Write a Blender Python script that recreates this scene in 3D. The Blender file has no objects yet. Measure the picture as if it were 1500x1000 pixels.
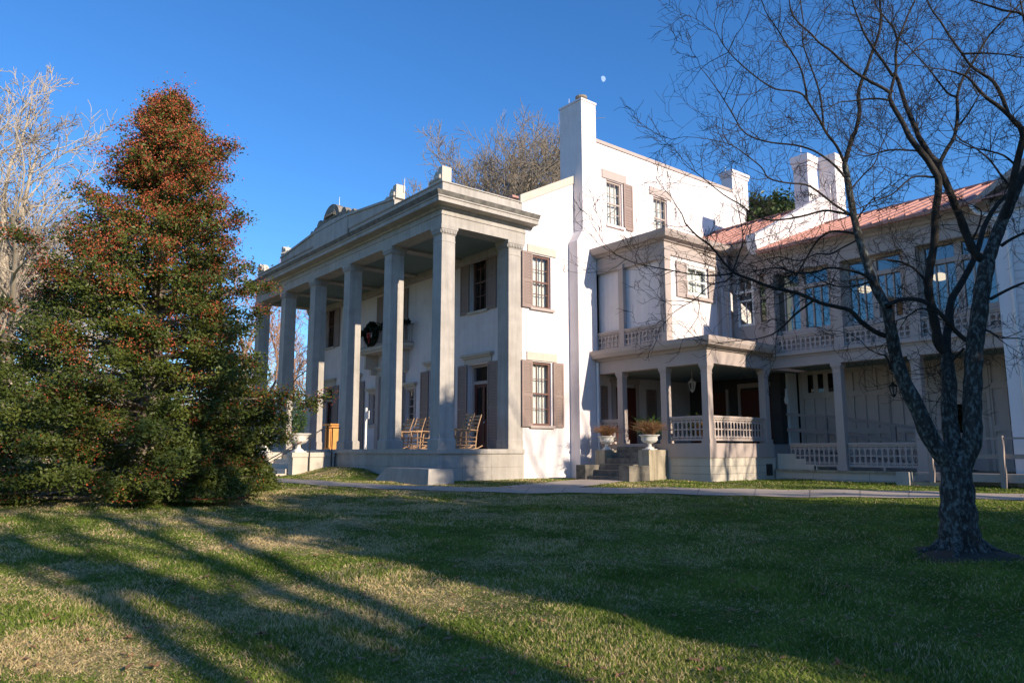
import bpy, math, random
import numpy as np
from mathutils import Vector
sc = bpy.context.scene
rad = math.radians
# ---------------------------------------------------------------- camera
CAM = (20.07, -13.16, 1.6)
cd = bpy.data.cameras.new("camera"); cam = bpy.data.objects.new("camera", cd); sc.collection.objects.link(cam)
cam.location = CAM; cam.rotation_euler = (rad(90) + math.atan(160 / 1075), 0, rad(51.1))
cd.sensor_width = 36; cd.lens = 36 * 1075 / 1500; cd.clip_start = .1; cd.clip_end = 3000
sc.camera = cam
# ---------------------------------------------------------------- sky and sun
SUN_EL, SUN_AZ = 20.0, 85.0            # azimuth clockwise from +Y
w = bpy.data.worlds.new("World"); sc.world = w; w.use_nodes = True
nt = w.node_tree
sky = nt.nodes.new('ShaderNodeTexSky'); sky.sky_type = 'NISHITA'; sky.sun_disc = False
sky.sun_elevation = rad(SUN_EL); sky.sun_rotation = rad(SUN_AZ); sky.ozone_density = 6.0; sky.air_density = 1.0; sky.dust_density = .15
hs = nt.nodes.new('ShaderNodeHueSaturation'); hs.inputs['Saturation'].default_value = 1.12; hs.inputs['Hue'].default_value = .503
bg = nt.nodes['Background']; bg.inputs[1].default_value = .15
nt.links.new(sky.outputs[0], hs.inputs['Color']); nt.links.new(hs.outputs[0], bg.inputs[0])
sd = bpy.data.lights.new("sun", 'SUN'); sd.energy = 4.8; sd.angle = rad(.53); sd.color = (1, .855, .675)
so = bpy.data.objects.new("sun", sd); sc.collection.objects.link(so)
sv = Vector((math.cos(rad(SUN_EL)) * math.sin(rad(SUN_AZ)), math.cos(rad(SUN_EL)) * math.cos(rad(SUN_AZ)), math.sin(rad(SUN_EL))))
so.rotation_euler = sv.to_track_quat('Z', 'Y').to_euler(); so.location = (60, 0, 40)
sc.view_settings.view_transform = 'Standard'; sc.view_settings.look = 'None'
sc.view_settings.exposure = .55; sc.view_settings.gamma = 1
sc.render.engine = 'CYCLES'
sc.cycles.max_bounces = 6; sc.cycles.transparent_max_bounces = 12; sc.cycles.use_denoising = True

# ---------------------------------------------------------------- materials
def mat(name, c1, c2=None, scale=3., rough=.8, bump=0., bscale=40., streak=None, st_amt=.5, spec=.3, patch=None, pscale=.6, pamt=.5, metal=0., stretch=(1, 1, 1)):
    """noise mix of two base colours, optional vertical streaks (dirt) and large patches"""
    m = bpy.data.materials.new(name); m.use_nodes = True
    n = m.node_tree.nodes; L = m.node_tree.links; b = n['Principled BSDF']
    b.inputs['Roughness'].default_value = rough; b.inputs['Specular IOR Level'].default_value = spec; b.inputs['Metallic'].default_value = metal
    g = n.new('ShaderNodeNewGeometry')
    mp = n.new('ShaderNodeMapping'); L.new(g.outputs['Position'], mp.inputs[0]); mp.inputs['Scale'].default_value = stretch
    def noise(s, vec=None, det=5, ro=.6):
        t = n.new('ShaderNodeTexNoise'); t.inputs['Scale'].default_value = s; t.inputs['Detail'].default_value = det; t.inputs['Roughness'].default_value = ro
        L.new(vec or mp.outputs[0], t.inputs['Vector']); return t.outputs['Fac']
    def ramp(f, a, bb):
        r = n.new('ShaderNodeMapRange'); r.inputs[1].default_value = a; r.inputs[2].default_value = bb; L.new(f, r.inputs[0]); return r.outputs[0]
    def mix(f, a, bb):
        x = n.new('ShaderNodeMix'); x.data_type = 'RGBA'; L.new(f, x.inputs[0])
        for s, v in ((6, a), (7, bb)):
            if isinstance(v, tuple): x.inputs[s].default_value = (*v, 1)
            else: L.new(v, x.inputs[s])
        return x.outputs[2]
    col = mix(ramp(noise(scale), .3, .7), c1, c2 or c1)
    if patch: 
        f = n.new('ShaderNodeMath'); f.operation = 'MULTIPLY'; f.inputs[1].default_value = pamt; L.new(ramp(noise(pscale), .48, .66), f.inputs[0]); col = mix(f.outputs[0], col, patch)
    if streak:
        mp2 = n.new('ShaderNodeMapping'); mp2.inputs['Scale'].default_value = (5, 5, .35); L.new(g.outputs['Position'], mp2.inputs[0])
        f = n.new('ShaderNodeMath'); f.operation = 'MULTIPLY'; f.inputs[1].default_value = st_amt; L.new(ramp(noise(1.2, mp2.outputs[0]), .45, .75), f.inputs[0])
        col = mix(f.outputs[0], col, streak)
    L.new(col, b.inputs['Base Color'])
    if bump:
        bp = n.new('ShaderNodeBump'); bp.inputs['Strength'].default_value = bump; bp.inputs['Distance'].default_value = .02
        L.new(noise(bscale), bp.inputs['Height']); L.new(bp.outputs[0], b.inputs['Normal'])
    return m
M = {}
M['stucco'] = mat('stucco', (.70, .645, .645), (.77, .715, .715), 1.5, .85, .35, 22, streak=(.56, .50, .48), st_amt=.4, patch=(.66, .60, .575), pscale=1.1, pamt=.6)
M['stucco_blue'] = mat('painted_siding_paint', (.70, .70, .74), (.74, .74, .77), 2, .7, .1, 20, streak=(.6, .6, .62), st_amt=.25)
M['lime'] = mat('limestone', (.38, .35, .315), (.47, .43, .385), 2.5, .85, .3, 30, streak=(.22, .20, .175), st_amt=.5, patch=(.30, .27, .235), pamt=.5)
M['lime_pale'] = mat('pale_limestone', (.50, .45, .375), (.56, .505, .43), 2.5, .85, .25, 30, streak=(.42, .36, .29), st_amt=.3)
M['lime_dark'] = mat('weathered_limestone', (.16, .15, .13), (.36, .32, .26), 3, .9, .4, 30, streak=(.07, .065, .06), st_amt=.7)
M['gutter'] = mat('stained_gutter_stone', (.10, .095, .09), (.25, .23, .20), 4, .9, .3, 30)
M['trim'] = mat('taupe_trim_paint', (.40, .335, .305), (.44, .37, .335), 2, .65, .08, 30, streak=(.38, .31, .275), st_amt=.3)
M['panelwall'] = mat('taupe_panel_paint', (.55, .46, .42), (.59, .50, .455), 2, .65, .08, 30, streak=(.38, .32, .29), st_amt=.3)
M['shutter'] = mat('brown_shutter_paint', (.27, .20, .175), (.30, .225, .195), 3, .6, .05, 30)
M['wood_dark'] = mat('dark_frame_paint', (.16, .085, .07), (.19, .105, .085), 4, .5)
M['railpaint'] = mat('greyed_rail_paint', (.29, .245, .225), (.33, .275, .25), 3, .7, .08, 30)
M['white'] = mat('white_paint', (.74, .72, .70), (.78, .76, .74), 3, .55)
M['ceiling'] = mat('blue_green_ceiling_paint', (.15, .205, .19), (.18, .235, .22), 2, .6)
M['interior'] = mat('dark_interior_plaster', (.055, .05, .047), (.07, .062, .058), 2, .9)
M['roof'] = mat('red_metal_roof', (.42, .215, .175), (.48, .255, .205), 2.5, .5, .08, 10, streak=(.38, .19, .15), st_amt=.4)
M['door'] = mat('red_brown_door', (.085, .022, .016), (.11, .03, .02), 3, .45)
M['curtain'] = mat('white_curtain', (.72, .71, .66), (.78, .77, .72), 6, .9)
M['iron'] = mat('black_iron', (.012, .012, .013), (.02, .02, .02), 8, .45, spec=.5)
M['urn'] = mat('white_cast_urn', (.66, .63, .58), (.74, .71, .66), 6, .7, .2, 30, streak=(.4, .37, .32), st_amt=.5)
M['wood'] = mat('weathered_rocker_wood', (.40, .24, .13), (.48, .30, .17), 6, .6, .1, 40)
M['wood_or'] = mat('orange_varnished_wood', (.55, .24, .06), (.62, .29, .08), 5, .45)
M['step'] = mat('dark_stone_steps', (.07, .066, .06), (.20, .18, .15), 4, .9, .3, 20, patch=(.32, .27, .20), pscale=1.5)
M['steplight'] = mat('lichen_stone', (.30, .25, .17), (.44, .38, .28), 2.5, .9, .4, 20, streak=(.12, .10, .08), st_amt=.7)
M['concrete'] = mat('concrete_walk', (.40, .33, .265), (.48, .40, .325), 1.2, .9, .2, 60, patch=(.30, .26, .22), pscale=.8)
M['decking'] = mat('grey_ramp_wood', (.33, .29, .26), (.40, .35, .31), 6, .8, .1, 40)
M['bark_pale'] = mat('pale_bark', (.36, .30, .23), (.48, .41, .32), 3, .9, .2, 20)
M['bark_grey'] = mat('grey_brown_bark', (.20, .165, .13), (.30, .25, .19), 3, .9, .2, 20)
M['bark_red'] = mat('reddish_bark', (.30, .17, .12), (.40, .24, .16), 3, .9)
M['bark_fg'] = mat('lichen_bark', (.022, .02, .018), (.06, .053, .046), 9, .95, 1., 30, patch=(.19, .215, .20), pscale=24, pamt=.8, stretch=(1, 1, .5))
M['bark_dark'] = mat('dark_twig_bark', (.02, .017, .015), (.05, .043, .037), 7, .9, .5, 40)
M['straw'] = mat('dry_seedhead_straw', (.20, .105, .045), (.32, .17, .08), 8, .8)
M['soil'] = mat('dark_soil', (.05, .035, .025), (.08, .055, .04), 8, .95, .5, 30)
def leafmat(name, c1, c2, c3, scale=1.2, rough=.45, transl=.25, s2=6.):
    m = bpy.data.materials.new(name); m.use_nodes = True
    n = m.node_tree.nodes; L = m.node_tree.links; b = n['Principled BSDF']
    b.inputs['Roughness'].default_value = rough; b.inputs['Specular IOR Level'].default_value = .35
    g = n.new('ShaderNodeNewGeometry')
    def noise(s):
        t = n.new('ShaderNodeTexNoise'); t.inputs['Scale'].default_value = s; t.inputs['Detail'].default_value = 3; L.new(g.outputs['Position'], t.inputs['Vector'])
        r = n.new('ShaderNodeMapRange'); r.inputs[1].default_value = .35; r.inputs[2].default_value = .65; L.new(t.outputs['Fac'], r.inputs[0]); return r.outputs[0]
    x = n.new('ShaderNodeMix'); x.data_type = 'RGBA'; L.new(noise(scale), x.inputs[0]); x.inputs[6].default_value = (*c1, 1); x.inputs[7].default_value = (*c2, 1)
    y = n.new('ShaderNodeMix'); y.data_type = 'RGBA'; L.new(noise(s2), y.inputs[0]); L.new(x.outputs[2], y.inputs[6]); y.inputs[7].default_value = (*c3, 1)
    L.new(y.outputs[2], b.inputs['Base Color'])
    if transl:
        tr = n.new('ShaderNodeBsdfTranslucent'); L.new(y.outputs[2], tr.inputs[0]); ms = n.new('ShaderNodeMixShader'); ms.inputs[0].default_value = transl
        L.new(b.outputs[0], ms.inputs[1]); L.new(tr.outputs[0], ms.inputs[2]); L.new(ms.outputs[0], n['Material Output'].inputs[0])
    return m
M['holly'] = leafmat('holly_leaf', (.045, .075, .014), (.17, .185, .034), (.085, .115, .022), 1.1)
M['berry'] = leafmat('holly_berry', (.46, .085, .03), (.38, .10, .035), (.26, .065, .03), 2., .6, 0)
M['evergreen'] = leafmat('evergreen_leaf', (.03, .06, .012), (.10, .13, .03), (.06, .09, .02), .8)
M['boxwood'] = leafmat('boxwood_leaf', (.05, .11, .02), (.09, .16, .035), (.04, .08, .015), 4)
M['fir'] = leafmat('wreath_fir', (.008, .02, .012), (.015, .035, .018), (.01, .02, .01), 6)
M['redbow'] = mat('red_ribbon', (.35, .02, .015), (.4, .03, .02), 4, .5)
M['leafbrown'] = leafmat('fallen_leaf', (.30, .16, .08), (.42, .25, .13), (.22, .10, .05), 6, .7, .2, 15)
def glass(name, refl, tint=(.88, .92, .93), gc=(.92, .96, 1)):
    m = bpy.data.materials.new(name); m.use_nodes = True
    n = m.node_tree.nodes; L = m.node_tree.links; n.remove(n['Principled BSDF'])
    t = n.new('ShaderNodeBsdfTransparent'); t.inputs[0].default_value = (*tint, 1)
    gl = n.new('ShaderNodeBsdfGlossy'); gl.inputs['Roughness'].default_value = .02; gl.inputs[0].default_value = (*gc, 1)
    lw = n.new('ShaderNodeLayerWeight'); lw.inputs[0].default_value = .5; fr = n.new('ShaderNodeMath'); fr.operation = 'POWER'; fr.inputs[1].default_value = 6.; L.new(lw.outputs['Facing'], fr.inputs[0])
    mr = n.new('ShaderNodeMapRange'); mr.inputs[3].default_value = refl; mr.inputs[4].default_value = 1; L.new(fr.outputs[0], mr.inputs[0])
    # old uneven panes
    nz = n.new('ShaderNodeTexNoise'); nz.inputs['Scale'].default_value = 1.7; bp = n.new('ShaderNodeBump'); bp.inputs['Strength'].default_value = .06; L.new(nz.outputs['Fac'], bp.inputs['Height']); L.new(bp.outputs[0], gl.inputs['Normal'])
    mx = n.new('ShaderNodeMixShader'); L.new(mr.outputs[0], mx.inputs[0]); L.new(t.outputs[0], mx.inputs[1]); L.new(gl.outputs[0], mx.inputs[2]); L.new(mx.outputs[0], n['Material Output'].inputs[0])
    return m
M['glass'] = glass('window_glass', .05)
M['glass_dark'] = glass('dark_glass', .05, (.05, .05, .06))
M['glass_blue'] = glass('sky_reflecting_glass', .22, (.55, .66, .70), (.60, .86, .92))
def emit(name, c, s):
    m = bpy.data.materials.new(name); m.use_nodes = True; n = m.node_tree.nodes; n.remove(n['Principled BSDF'])
    e = n.new('ShaderNodeEmission'); e.inputs[0].default_value = (*c, 1); e.inputs[1].default_value = s; m.node_tree.links.new(e.outputs[0], n['Material Output'].inputs[0]); return m
M['lampglow'] = emit('lit_lamp_glass', (1, .66, .36), 1.4)

# ---------------------------------------------------------------- mesh builder
def gz(x, y):
    """height of the lawn: rises gently from the camera to the house, with a bank at the portico"""
    x = np.asarray(x, float); y = np.asarray(y, float)
    d = np.hypot(x - CAM[0], y - CAM[1])
    k = .05; a = .0362 * (d - 5)
    z = -k * np.log(np.exp(-a / k) + np.exp(-.62 / k))
    b = .36 * np.exp(-((x + 6.2) / 2.6) ** 4 - ((y + .3) / 1.25) ** 2)
    und = .02 * np.sin(x * .9 + 1.3) * np.sin(y * .7) + .012 * np.sin(x * 2.3 + y * 1.7)
    return z + b + und * np.clip(1.5 - d / 30, 0, 1)
FA = lambda ox, oy: (Vector((ox, oy, 0)), Vector((1, 0, 0)), Vector((0, -1, 0)))      # frame of a wall facing -Y
FS = lambda ox, oy: (Vector((ox, oy, 0)), Vector((0, 1, 0)), Vector((1, 0, 0)))       # frame of a wall facing +X
class MB:
    def __init__(s): s.v = []; s.f = {}; s.n = 0; s.sm = False
    def add(s, verts, faces):
        verts = np.asarray(verts, float).reshape(-1, 3)
        for k, arr in faces.items():
            arr = np.asarray(arr, int).reshape(-1, k) + s.n; s.f.setdefault(k, []).append(arr)
        s.v.append(verts); s.n += len(verts); return s
    def box(s, fr, x0, x1, y0, y1, z0, z1):
        o, r, nn = fr
        P = [o + r * x + nn * y + Vector((0, 0, z)) for z in (z0, z1) for y in (y0, y1) for x in (x0, x1)]
        return s.add([tuple(p) for p in P], {4: [(0, 1, 3, 2), (4, 6, 7, 5), (0, 4, 5, 1), (2, 3, 7, 6), (0, 2, 6, 4), (1, 5, 7, 3)]})
    def quad(s, fr, x0, x1, y, z0, z1):
        o, r, nn = fr; return s.add([tuple(o + r * x + nn * y + Vector((0, 0, z))) for x, z in ((x0, z0), (x1, z0), (x1, z1), (x0, z1))], {4: [(3, 2, 1, 0)]})
    def wb(s, x0, x1, y0, y1, z0, z1): return s.box((Vector((0, 0, 0)), Vector((1, 0, 0)), Vector((0, 1, 0))), x0, x1, y0, y1, z0, z1)
    def frus(s, cx, cy, z0, z1, a0, a1, b0=None, b1=None):
        b0 = b0 or a0; b1 = b1 or a1
        V = [(cx + sx * a, cy + sy * b, z) for z, a, b in ((z0, a0, b0), (z1, a1, b1)) for sx, sy in ((-1, -1), (1, -1), (1, 1), (-1, 1))]
        return s.add(V, {4: [(0, 3, 2, 1), (4, 5, 6, 7), (0, 1, 5, 4), (1, 2, 6, 5), (2, 3, 7, 6), (3, 0, 4, 7)]})
    def bar(s, p0, p1, wd, h=None, up=(0, 0, 1)):
        p0 = Vector(p0); p1 = Vector(p1); d = (p1 - p0).normalized(); u = Vector(up)
        if abs(d.dot(u)) > .95: u = Vector((0, 1, 0))
        sx = d.cross(u).normalized() * wd / 2; sy = sx.cross(d).normalized() * (h or wd) / 2
        V = [tuple(p + a * sx + b * sy) for p in (p0, p1) for a, b in ((-1, -1), (1, -1), (1, 1), (-1, 1))]
        return s.add(V, {4: [(0, 3, 2, 1), (4, 5, 6, 7), (0, 1, 5, 4), (1, 2, 6, 5), (2, 3, 7, 6), (3, 0, 4, 7)]})
    def prism(s, pts, fr, y0, y1):
        """polygon in the (right, up) plane of a frame, extruded along its normal"""
        o, r, nn = fr; k = len(pts)
        V = [tuple(o + r * a + nn * y + Vector((0, 0, z))) for y in (y0, y1) for a, z in pts]
        s.add(V, {k: [tuple(range(k))[::-1], tuple(range(k, 2 * k))], 4: [(i, (i + 1) % k, k + (i + 1) % k, k + i) for i in range(k)]} if k != 4 else
              {4: [(3, 2, 1, 0), (4, 5, 6, 7)] + [(i, (i + 1) % k, k + (i + 1) % k, k + i) for i in range(k)]})
        return s
    def tube(s, P, R, sides=6, cap=False):
        P = np.asarray(P, float); R = np.asarray(R, float); k = len(P)
        T = np.gradient(P, axis=0); T /= np.maximum(np.linalg.norm(T, axis=1, keepdims=True), 1e-9)
        ref = np.where(np.abs(T[:, 2:3]) > .9, np.array([[1., 0, 0]]), np.array([[0, 0, 1.]]))
        if abs(T[0, 2]) > .5: ref = np.tile([[.83, .55, .02]], (k, 1))
        else: ref = np.tile([[.02, .03, 1.]], (k, 1))
        A = np.cross(T, ref); A /= np.maximum(np.linalg.norm(A, axis=1, keepdims=True), 1e-6); B = np.cross(T, A)
        th = np.arange(sides) * 2 * np.pi / sides
        V = P[:, None] + R[:, None, None] * (A[:, None] * np.cos(th)[None, :, None] + B[:, None] * np.sin(th)[None, :, None])
        i = np.arange(k - 1)[:, None] * sides; j = np.arange(sides)[None]; j2 = (j + 1) % sides
        F = np.stack([i + j, i + j2, i + sides + j2, i + sides + j], -1).reshape(-1, 4)
        fd = {4: F}
        if cap and sides > 4: fd[sides] = [tuple(range(sides)), tuple(range((k - 1) * sides, k * sides))[::-1]]
        elif cap and sides == 4: fd[4] = np.vstack([F, [[0, 1, 2, 3]], [[(k - 1) * 4 + q for q in (3, 2, 1, 0)]]])
        s.add(V.reshape(-1, 3), fd); return s
    def lathe(s, cx, cy, prof, seg=20):
        k = len(prof); th = np.arange(seg) * 2 * np.pi / seg
        V = np.array([[(cx + r * np.cos(t), cy + r * np.sin(t), z) for t in th] for r, z in prof]).reshape(-1, 3)
        i = np.arange(k - 1)[:, None] * seg; j = np.arange(seg)[None]; j2 = (j + 1) % seg
        return s.add(V, {4: np.stack([i + j, i + j2, i + seg + j2, i + seg + j], -1).reshape(-1, 4)})
    def sweep(s, path, prof, closed=False):
        """profile (out, z) swept along a plan path with mitred corners; out is to the right of travel"""
        P = [Vector(p) for p in path]; k = len(P); V = []; m = len(prof)
        for i, p in enumerate(P):
            d0 = (p - P[i - 1]).normalized() if i else None; d1 = (P[i + 1] - p).normalized() if i < k - 1 else None
            d0 = d0 or d1; d1 = d1 or d0
            n0 = Vector((d0.y, -d0.x)); n1 = Vector((d1.y, -d1.x)); b = (n0 + n1); b = b / max(b.dot(n0), .2)
            for o, z in prof: V.append((p.x + b.x * o, p.y + b.y * o, z))
        F = [(i * m + j, (i + 1) * m + j, (i + 1) * m + (j + 1) % m, i * m + (j + 1) % m) for i in range(k - 1) for j in range(m)]
        fd = {4: F}
        caps = [tuple(range(m))[::-1], tuple((k - 1) * m + j for j in range(m))]
        if m == 4: fd[4] = F + caps
        else: fd[m] = caps
        return s.add(V, fd)
    def wall(s, fr, x0, x1, z0, z1, ops, depth=.22):
        """one face of a wall with rectangular openings (xa, xb, za, zb) and their reveals"""
        o, r, nn = fr
        xs = sorted({x0, x1, *[q for a in ops for q in a[:2]]}); xs = [x for x in xs if x0 <= x <= x1]
        P = lambda x, y, z: tuple(o + r * x + nn * y + Vector((0, 0, z)))
        def quad(*q): s.add(q, {4: [(3, 2, 1, 0)]})
        for a, b in zip(xs[:-1], xs[1:]):
            zz = [z0]
            for op in sorted([p for p in ops if p[0] <= a + 1e-6 and p[1] >= b - 1e-6], key=lambda p: p[2]): zz += [op[2], op[3]]
            zz.append(z1)
            for c, d in zip(zz[::2], zz[1::2]):
                if d > c + 1e-4: quad(P(a, 0, c), P(b, 0, c), P(b, 0, d), P(a, 0, d))
        for a, b, c, d in ops:
            quad(P(a, 0, c), P(a, 0, d), P(a, -depth, d), P(a, -depth, c)); quad(P(b, 0, d), P(b, 0, c), P(b, -depth, c), P(b, -depth, d))
            quad(P(a, 0, d), P(b, 0, d), P(b, -depth, d), P(a, -depth, d)); quad(P(b, 0, c), P(a, 0, c), P(a, -depth, c), P(b, -depth, c))
        return s
    def mesh(s, name, m, off=(0, 0, 0)):
        me = bpy.data.meshes.new(name)
        V = (np.vstack(s.v) if s.v else np.zeros((0, 3))) - np.array(off)[None]
        fs = [(k, np.vstack(a)) for k, a in s.f.items()]
        nf = sum(len(a) for _, a in fs); idx = np.concatenate([a.ravel() for _, a in fs]) if fs else np.zeros(0, int)
        tot = np.concatenate([np.full(len(a), k) for k, a in fs]) if fs else np.zeros(0, int)
        me.vertices.add(len(V)); me.vertices.foreach_set('co', V.ravel().astype(np.float32))
        me.loops.add(len(idx)); me.loops.foreach_set('vertex_index', idx.astype(np.int32))
        me.polygons.add(nf); me.polygons.foreach_set('loop_start', (np.cumsum(tot) - tot).astype(np.int32))
        me.polygons.foreach_set('use_smooth', np.full(nf, s.sm)); me.update(calc_edges=True)
        me.materials.append(m if not isinstance(m, str) else M[m]); return me
    def build(s, name, m, parent=None):
        off = WL.get(parent.name, (0, 0, 0)) if parent else (0, 0, 0)
        o = bpy.data.objects.new(name, s.mesh(name, m, off)); sc.collection.objects.link(o)
        if parent: o.parent = parent
        WL[o.name] = off; return o
WL = {}
def thing(name, label, cat, loc=(0, 0, 0), group=None, rz=0):
    o = bpy.data.objects.new(name, None); o.empty_display_size = .3; sc.collection.objects.link(o); o.location = loc; o.rotation_euler.z = rz
    o['label'] = label; o['category'] = cat; WL[o.name] = tuple(loc)
    if group: o['group'] = group
    return o
def tag(o, label=None, cat=None, group=None, kind=None):
    for k, v in (('label', label), ('category', cat), ('group', group), ('kind', kind)):
        if v: o[k] = v
    return o
def copy_thing(r, loc, rz=0, label=None):
    c = r.copy(); sc.collection.objects.link(c); c.location = loc; c.rotation_euler.z = rz
    if label: c['label'] = label
    for ch in list(r.children):
        d = ch.copy(); sc.collection.objects.link(d); d.parent = c
        for g in list(ch.children):
            e = g.copy(); sc.collection.objects.link(e); e.parent = d
    return c
# ================================================================ the mansion
man = thing('mansion', 'white stuccoed mansion with square-columned portico, porch and long gallery wing', 'house', (0, 0, .6))
PZ = 1.66                               # portico floor
YW = 3.5                                # front wall
# ---- front wall
UP = (6.95, 9.35); DR = (1.7, 4.92)
fr = FA(0, YW)
ops = [(-3.2, -2.1, 7.0, 9.35), (-16.5, -15.4, 7.0, 9.35), (-3.3, -2.0, PZ, 4.9), (-16.6, -15.3, PZ, 4.9), (-6.1, -4.9, PZ, 4.9), (-13.7, -12.5, PZ, 4.9),
       (-8.0, -7.3, 2.8, 4.25), (-11.3, -10.6, 2.8, 4.25), (-10.0, -8.6, PZ, 4.9), (-9.9, -8.7, 6.3, 8.8)]
MB().wall(fr, -17.57, 0, .2, 10.8, ops, .3).build('front_wall', 'stucco', man)
# ---- side wall, gable and parapet
s_ops = [(3.93, 4.88, 2.5, 4.8), (3.95, 4.9, 6.8, 8.8)]
r_ops = [(8.02, 8.94, 10.75, 12.65), (10.95, 11.88, 10.75, 12.6)]
b = MB(); fs = FS(0, 0)
b.wall(fs, YW, 7.0, .2, 10.6, s_ops, .22); b.wall(fs, 7.0, 18.2, .2, 14.1, r_ops, .22)
b.prism([(YW, 10.6), (7.0, 10.6), (7.0, 12.45), (YW, 10.68)], fs, -.3, 0); b.wall(fs, 6.2, 7.0, 12.2, 14.1, [])
b.build('side_wall', 'stucco', man)
b = MB(); b.prism([(YW + .02, .2), (18.2, .2), (18.2, 13.88), (10.2, 13.88), (YW + .02, 10.75)], fs, -17.6, -17.4); b.wb(-17.4, 0, 18.0, 18.2, .2, 14); b.build('rear_wall', 'stucco', man)
b = MB(); b.prism([(3.4, 10.62), (6.3, 12.1), (6.3, 12.42), (3.4, 10.94)], fs, -.42, .05); b.build('gable_coping', 'lime_pale', man)
b = MB(); b.wb(-.45, .05, 6.9, 16.9, 14.1, 14.24); b.build('parapet_coping', 'trim', man)
b = MB(); b.add([(-17.6, YW - .2, 10.75), (-.42, YW - .2, 10.75), (-.42, 10.2, 13.9), (-17.6, 10.2, 13.9)], {4: [(0, 1, 2, 3)]}); b.add([(-17.6, 10.2, 13.9), (-.42, 10.2, 13.9), (-.42, 18.2, 13.9), (-17.6, 18.2, 13.9)], {4: [(0, 1, 2, 3)]})
b.wb(-1.6, -.05, 3.1, 3.42, 10.82, 10.9); b.build('main_roof', 'roof', man)
# ---- chimneys
b = MB()
b.wb(-.2, .5, 5.84, 6.95, .2, 9.55)
b.add([(x, y, z) for z, y0, y1 in ((9.55, 5.84, 6.95), (10.05, 6.15, 6.95)) for x, y in ((-.2, y0), (.5, y0), (.5, y1), (-.2, y1))], {4: [(0, 1, 5, 4), (1, 2, 6, 5), (2, 3, 7, 6), (3, 0, 4, 7)]})
b.wb(-.75, .5, 6.15, 6.95, 10.05, 15.36); b.wb(-.79, .53, 6.12, 6.98, 15.36, 15.44)
ch = b.build('chimney', 'stucco', man); ch['label'] = 'tall outside chimney beside the front gable'
MB().lathe(.1, 6.55, [(.0, 15.44), (.2, 15.44), (.19, 15.62), (.24, 15.66), (.24, 15.74), (.1, 15.78), (0, 15.78)], 16).build('chimney_pot', 'bark_grey', ch)
b = MB(); b.wb(-.62, .006, 16.93, 18.25, 13.5, 15.0); b.wb(-.66, .05, 16.88, 18.3, 15.0, 15.12); b.wb(-.7, .09, 16.84, 18.34, 15.12, 15.28); b.build('chimney', 'stucco', man)
# ---- lightning rods
for p in [(-3.05, .3, 11.2, .55), (-8.6, .3, 12.0, .55), (-14.2, .3, 11.1, .5), (-.4, 6.35, 15.4, .4), (-.4, 17, 15.2, .4), (4.6, 15.2, 14.1, .45)]:
    MB().tube([(p[0], p[1], p[2]), (p[0], p[1], p[2] + p[3])], [.014, .008], 5).build('lightning_rod', 'white', man)

# ---- windows
def window(o, fr, xa, xb, za, zb, cols, rows, dep=.12, fm='wood_dark', gl='glass', curtain=True, fw=.075, label=None):
    b = MB(); y = -dep
    for x0, x1 in ((xa, xa + fw), (xb - fw, xb)): b.box(fr, x0, x1, y - .05, y + .05, za + .003, zb - .003)
    b.box(fr, xa + fw, xb - fw, y - .05, y + .05, zb - fw, zb - .003); b.box(fr, xa + fw, xb - fw, y - .05, y + .06, za + .003, za + fw)
    f = b.build('window', fm, o)
    if label: f['label'] = label
    b = MB(); W = xb - xa - 2 * fw; H = zb - za - 2 * fw; zm = za + fw + H / 2
    b.box(fr, xa + fw, xb - fw, y - .03, y + .035, zm - .03, zm + .03)
    for i in range(1, cols): x = xa + fw + W * i / cols; b.box(fr, x - .014, x + .014, y - .02, y + .015, za + fw, zm - .03); b.box(fr, x - .014, x + .014, y - .02, y + .015, zm + .03, zb - fw)
    for hz in (za + fw, zm):
        for j in range(1, rows): z = hz + H / 2 * j / rows; b.box(fr, xa + fw, xb - fw, y - .018, y + .013, z - .013, z + .013)
    b.build('sash', fm, f)
    MB().quad(fr, xa + fw, xb - fw, y - .004, za + fw, zb - fw).build('pane', gl, f)
    if curtain:
        b = MB(); b.sm = True; o_, r_, n_ = fr; n = 40; xs = np.linspace(xa + .03, xb - .03, n); V = []
        for z in (za, zb):
            for i, x in enumerate(xs): V.append(tuple(o_ + r_ * float(x) + n_ * (y - .16 + .03 * math.sin(i * 1.9 + xa) + .015 * math.sin(i * .7)) + Vector((0, 0, z))))
        b.add(V, {4: [(i, i + 1, n + i + 1, n + i) for i in range(n - 1) if not (.46 < i / n < .52)]}); b.build('curtain', 'curtain', f)
    return f
def shutter(o, fr, xa, xb, za, zb, y=.03, m='shutter', louvres=False):
    b = MB(); t = .045; s = .075
    b.box(fr, xa, xa + s, y, y + t, za, zb); b.box(fr, xb - s, xb, y, y + t, za, zb)
    zm = za + (zb - za) * .45
    for z0, z1 in ((za, za + .11), (zm, zm + .1), (zb - .09, zb)): b.box(fr, xa + s, xb - s, y, y + t, z0, z1)
    for z0, z1 in ((za + .11, zm), (zm + .1, zb - .09)):
        k = int((z1 - z0) / .055)
        for i in range(k):
            z = z0 + (i + .5) * (z1 - z0) / k; b.box(fr, xa + s, xb - s, y + .008, y + .026 + .008 * (i % 2), z - .024, z + .024)
    return b.build('shutter', m, o)
def lintel(o, fr, xa, xb, z, h, m='lime_pale', hood=False, y=0.004):
    b = MB(); b.box(fr, xa, xb, y, .05, z, z + h)
    if hood: b.box(fr, xa - .05, xb + .05, y, .13, z + h, z + h + .07); b.box(fr, xa - .12, xb + .12, y, .2, z + h + .07, z + h + .16)
    return b.build('door_hood' if hood else 'lintel', m, o)
def sill(o, fr, xa, xb, z, m='lime_pale'): return MB().box(fr, xa, xb, .004, .1, z - .1, z - .004).build('window_sill', m, o)
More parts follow.
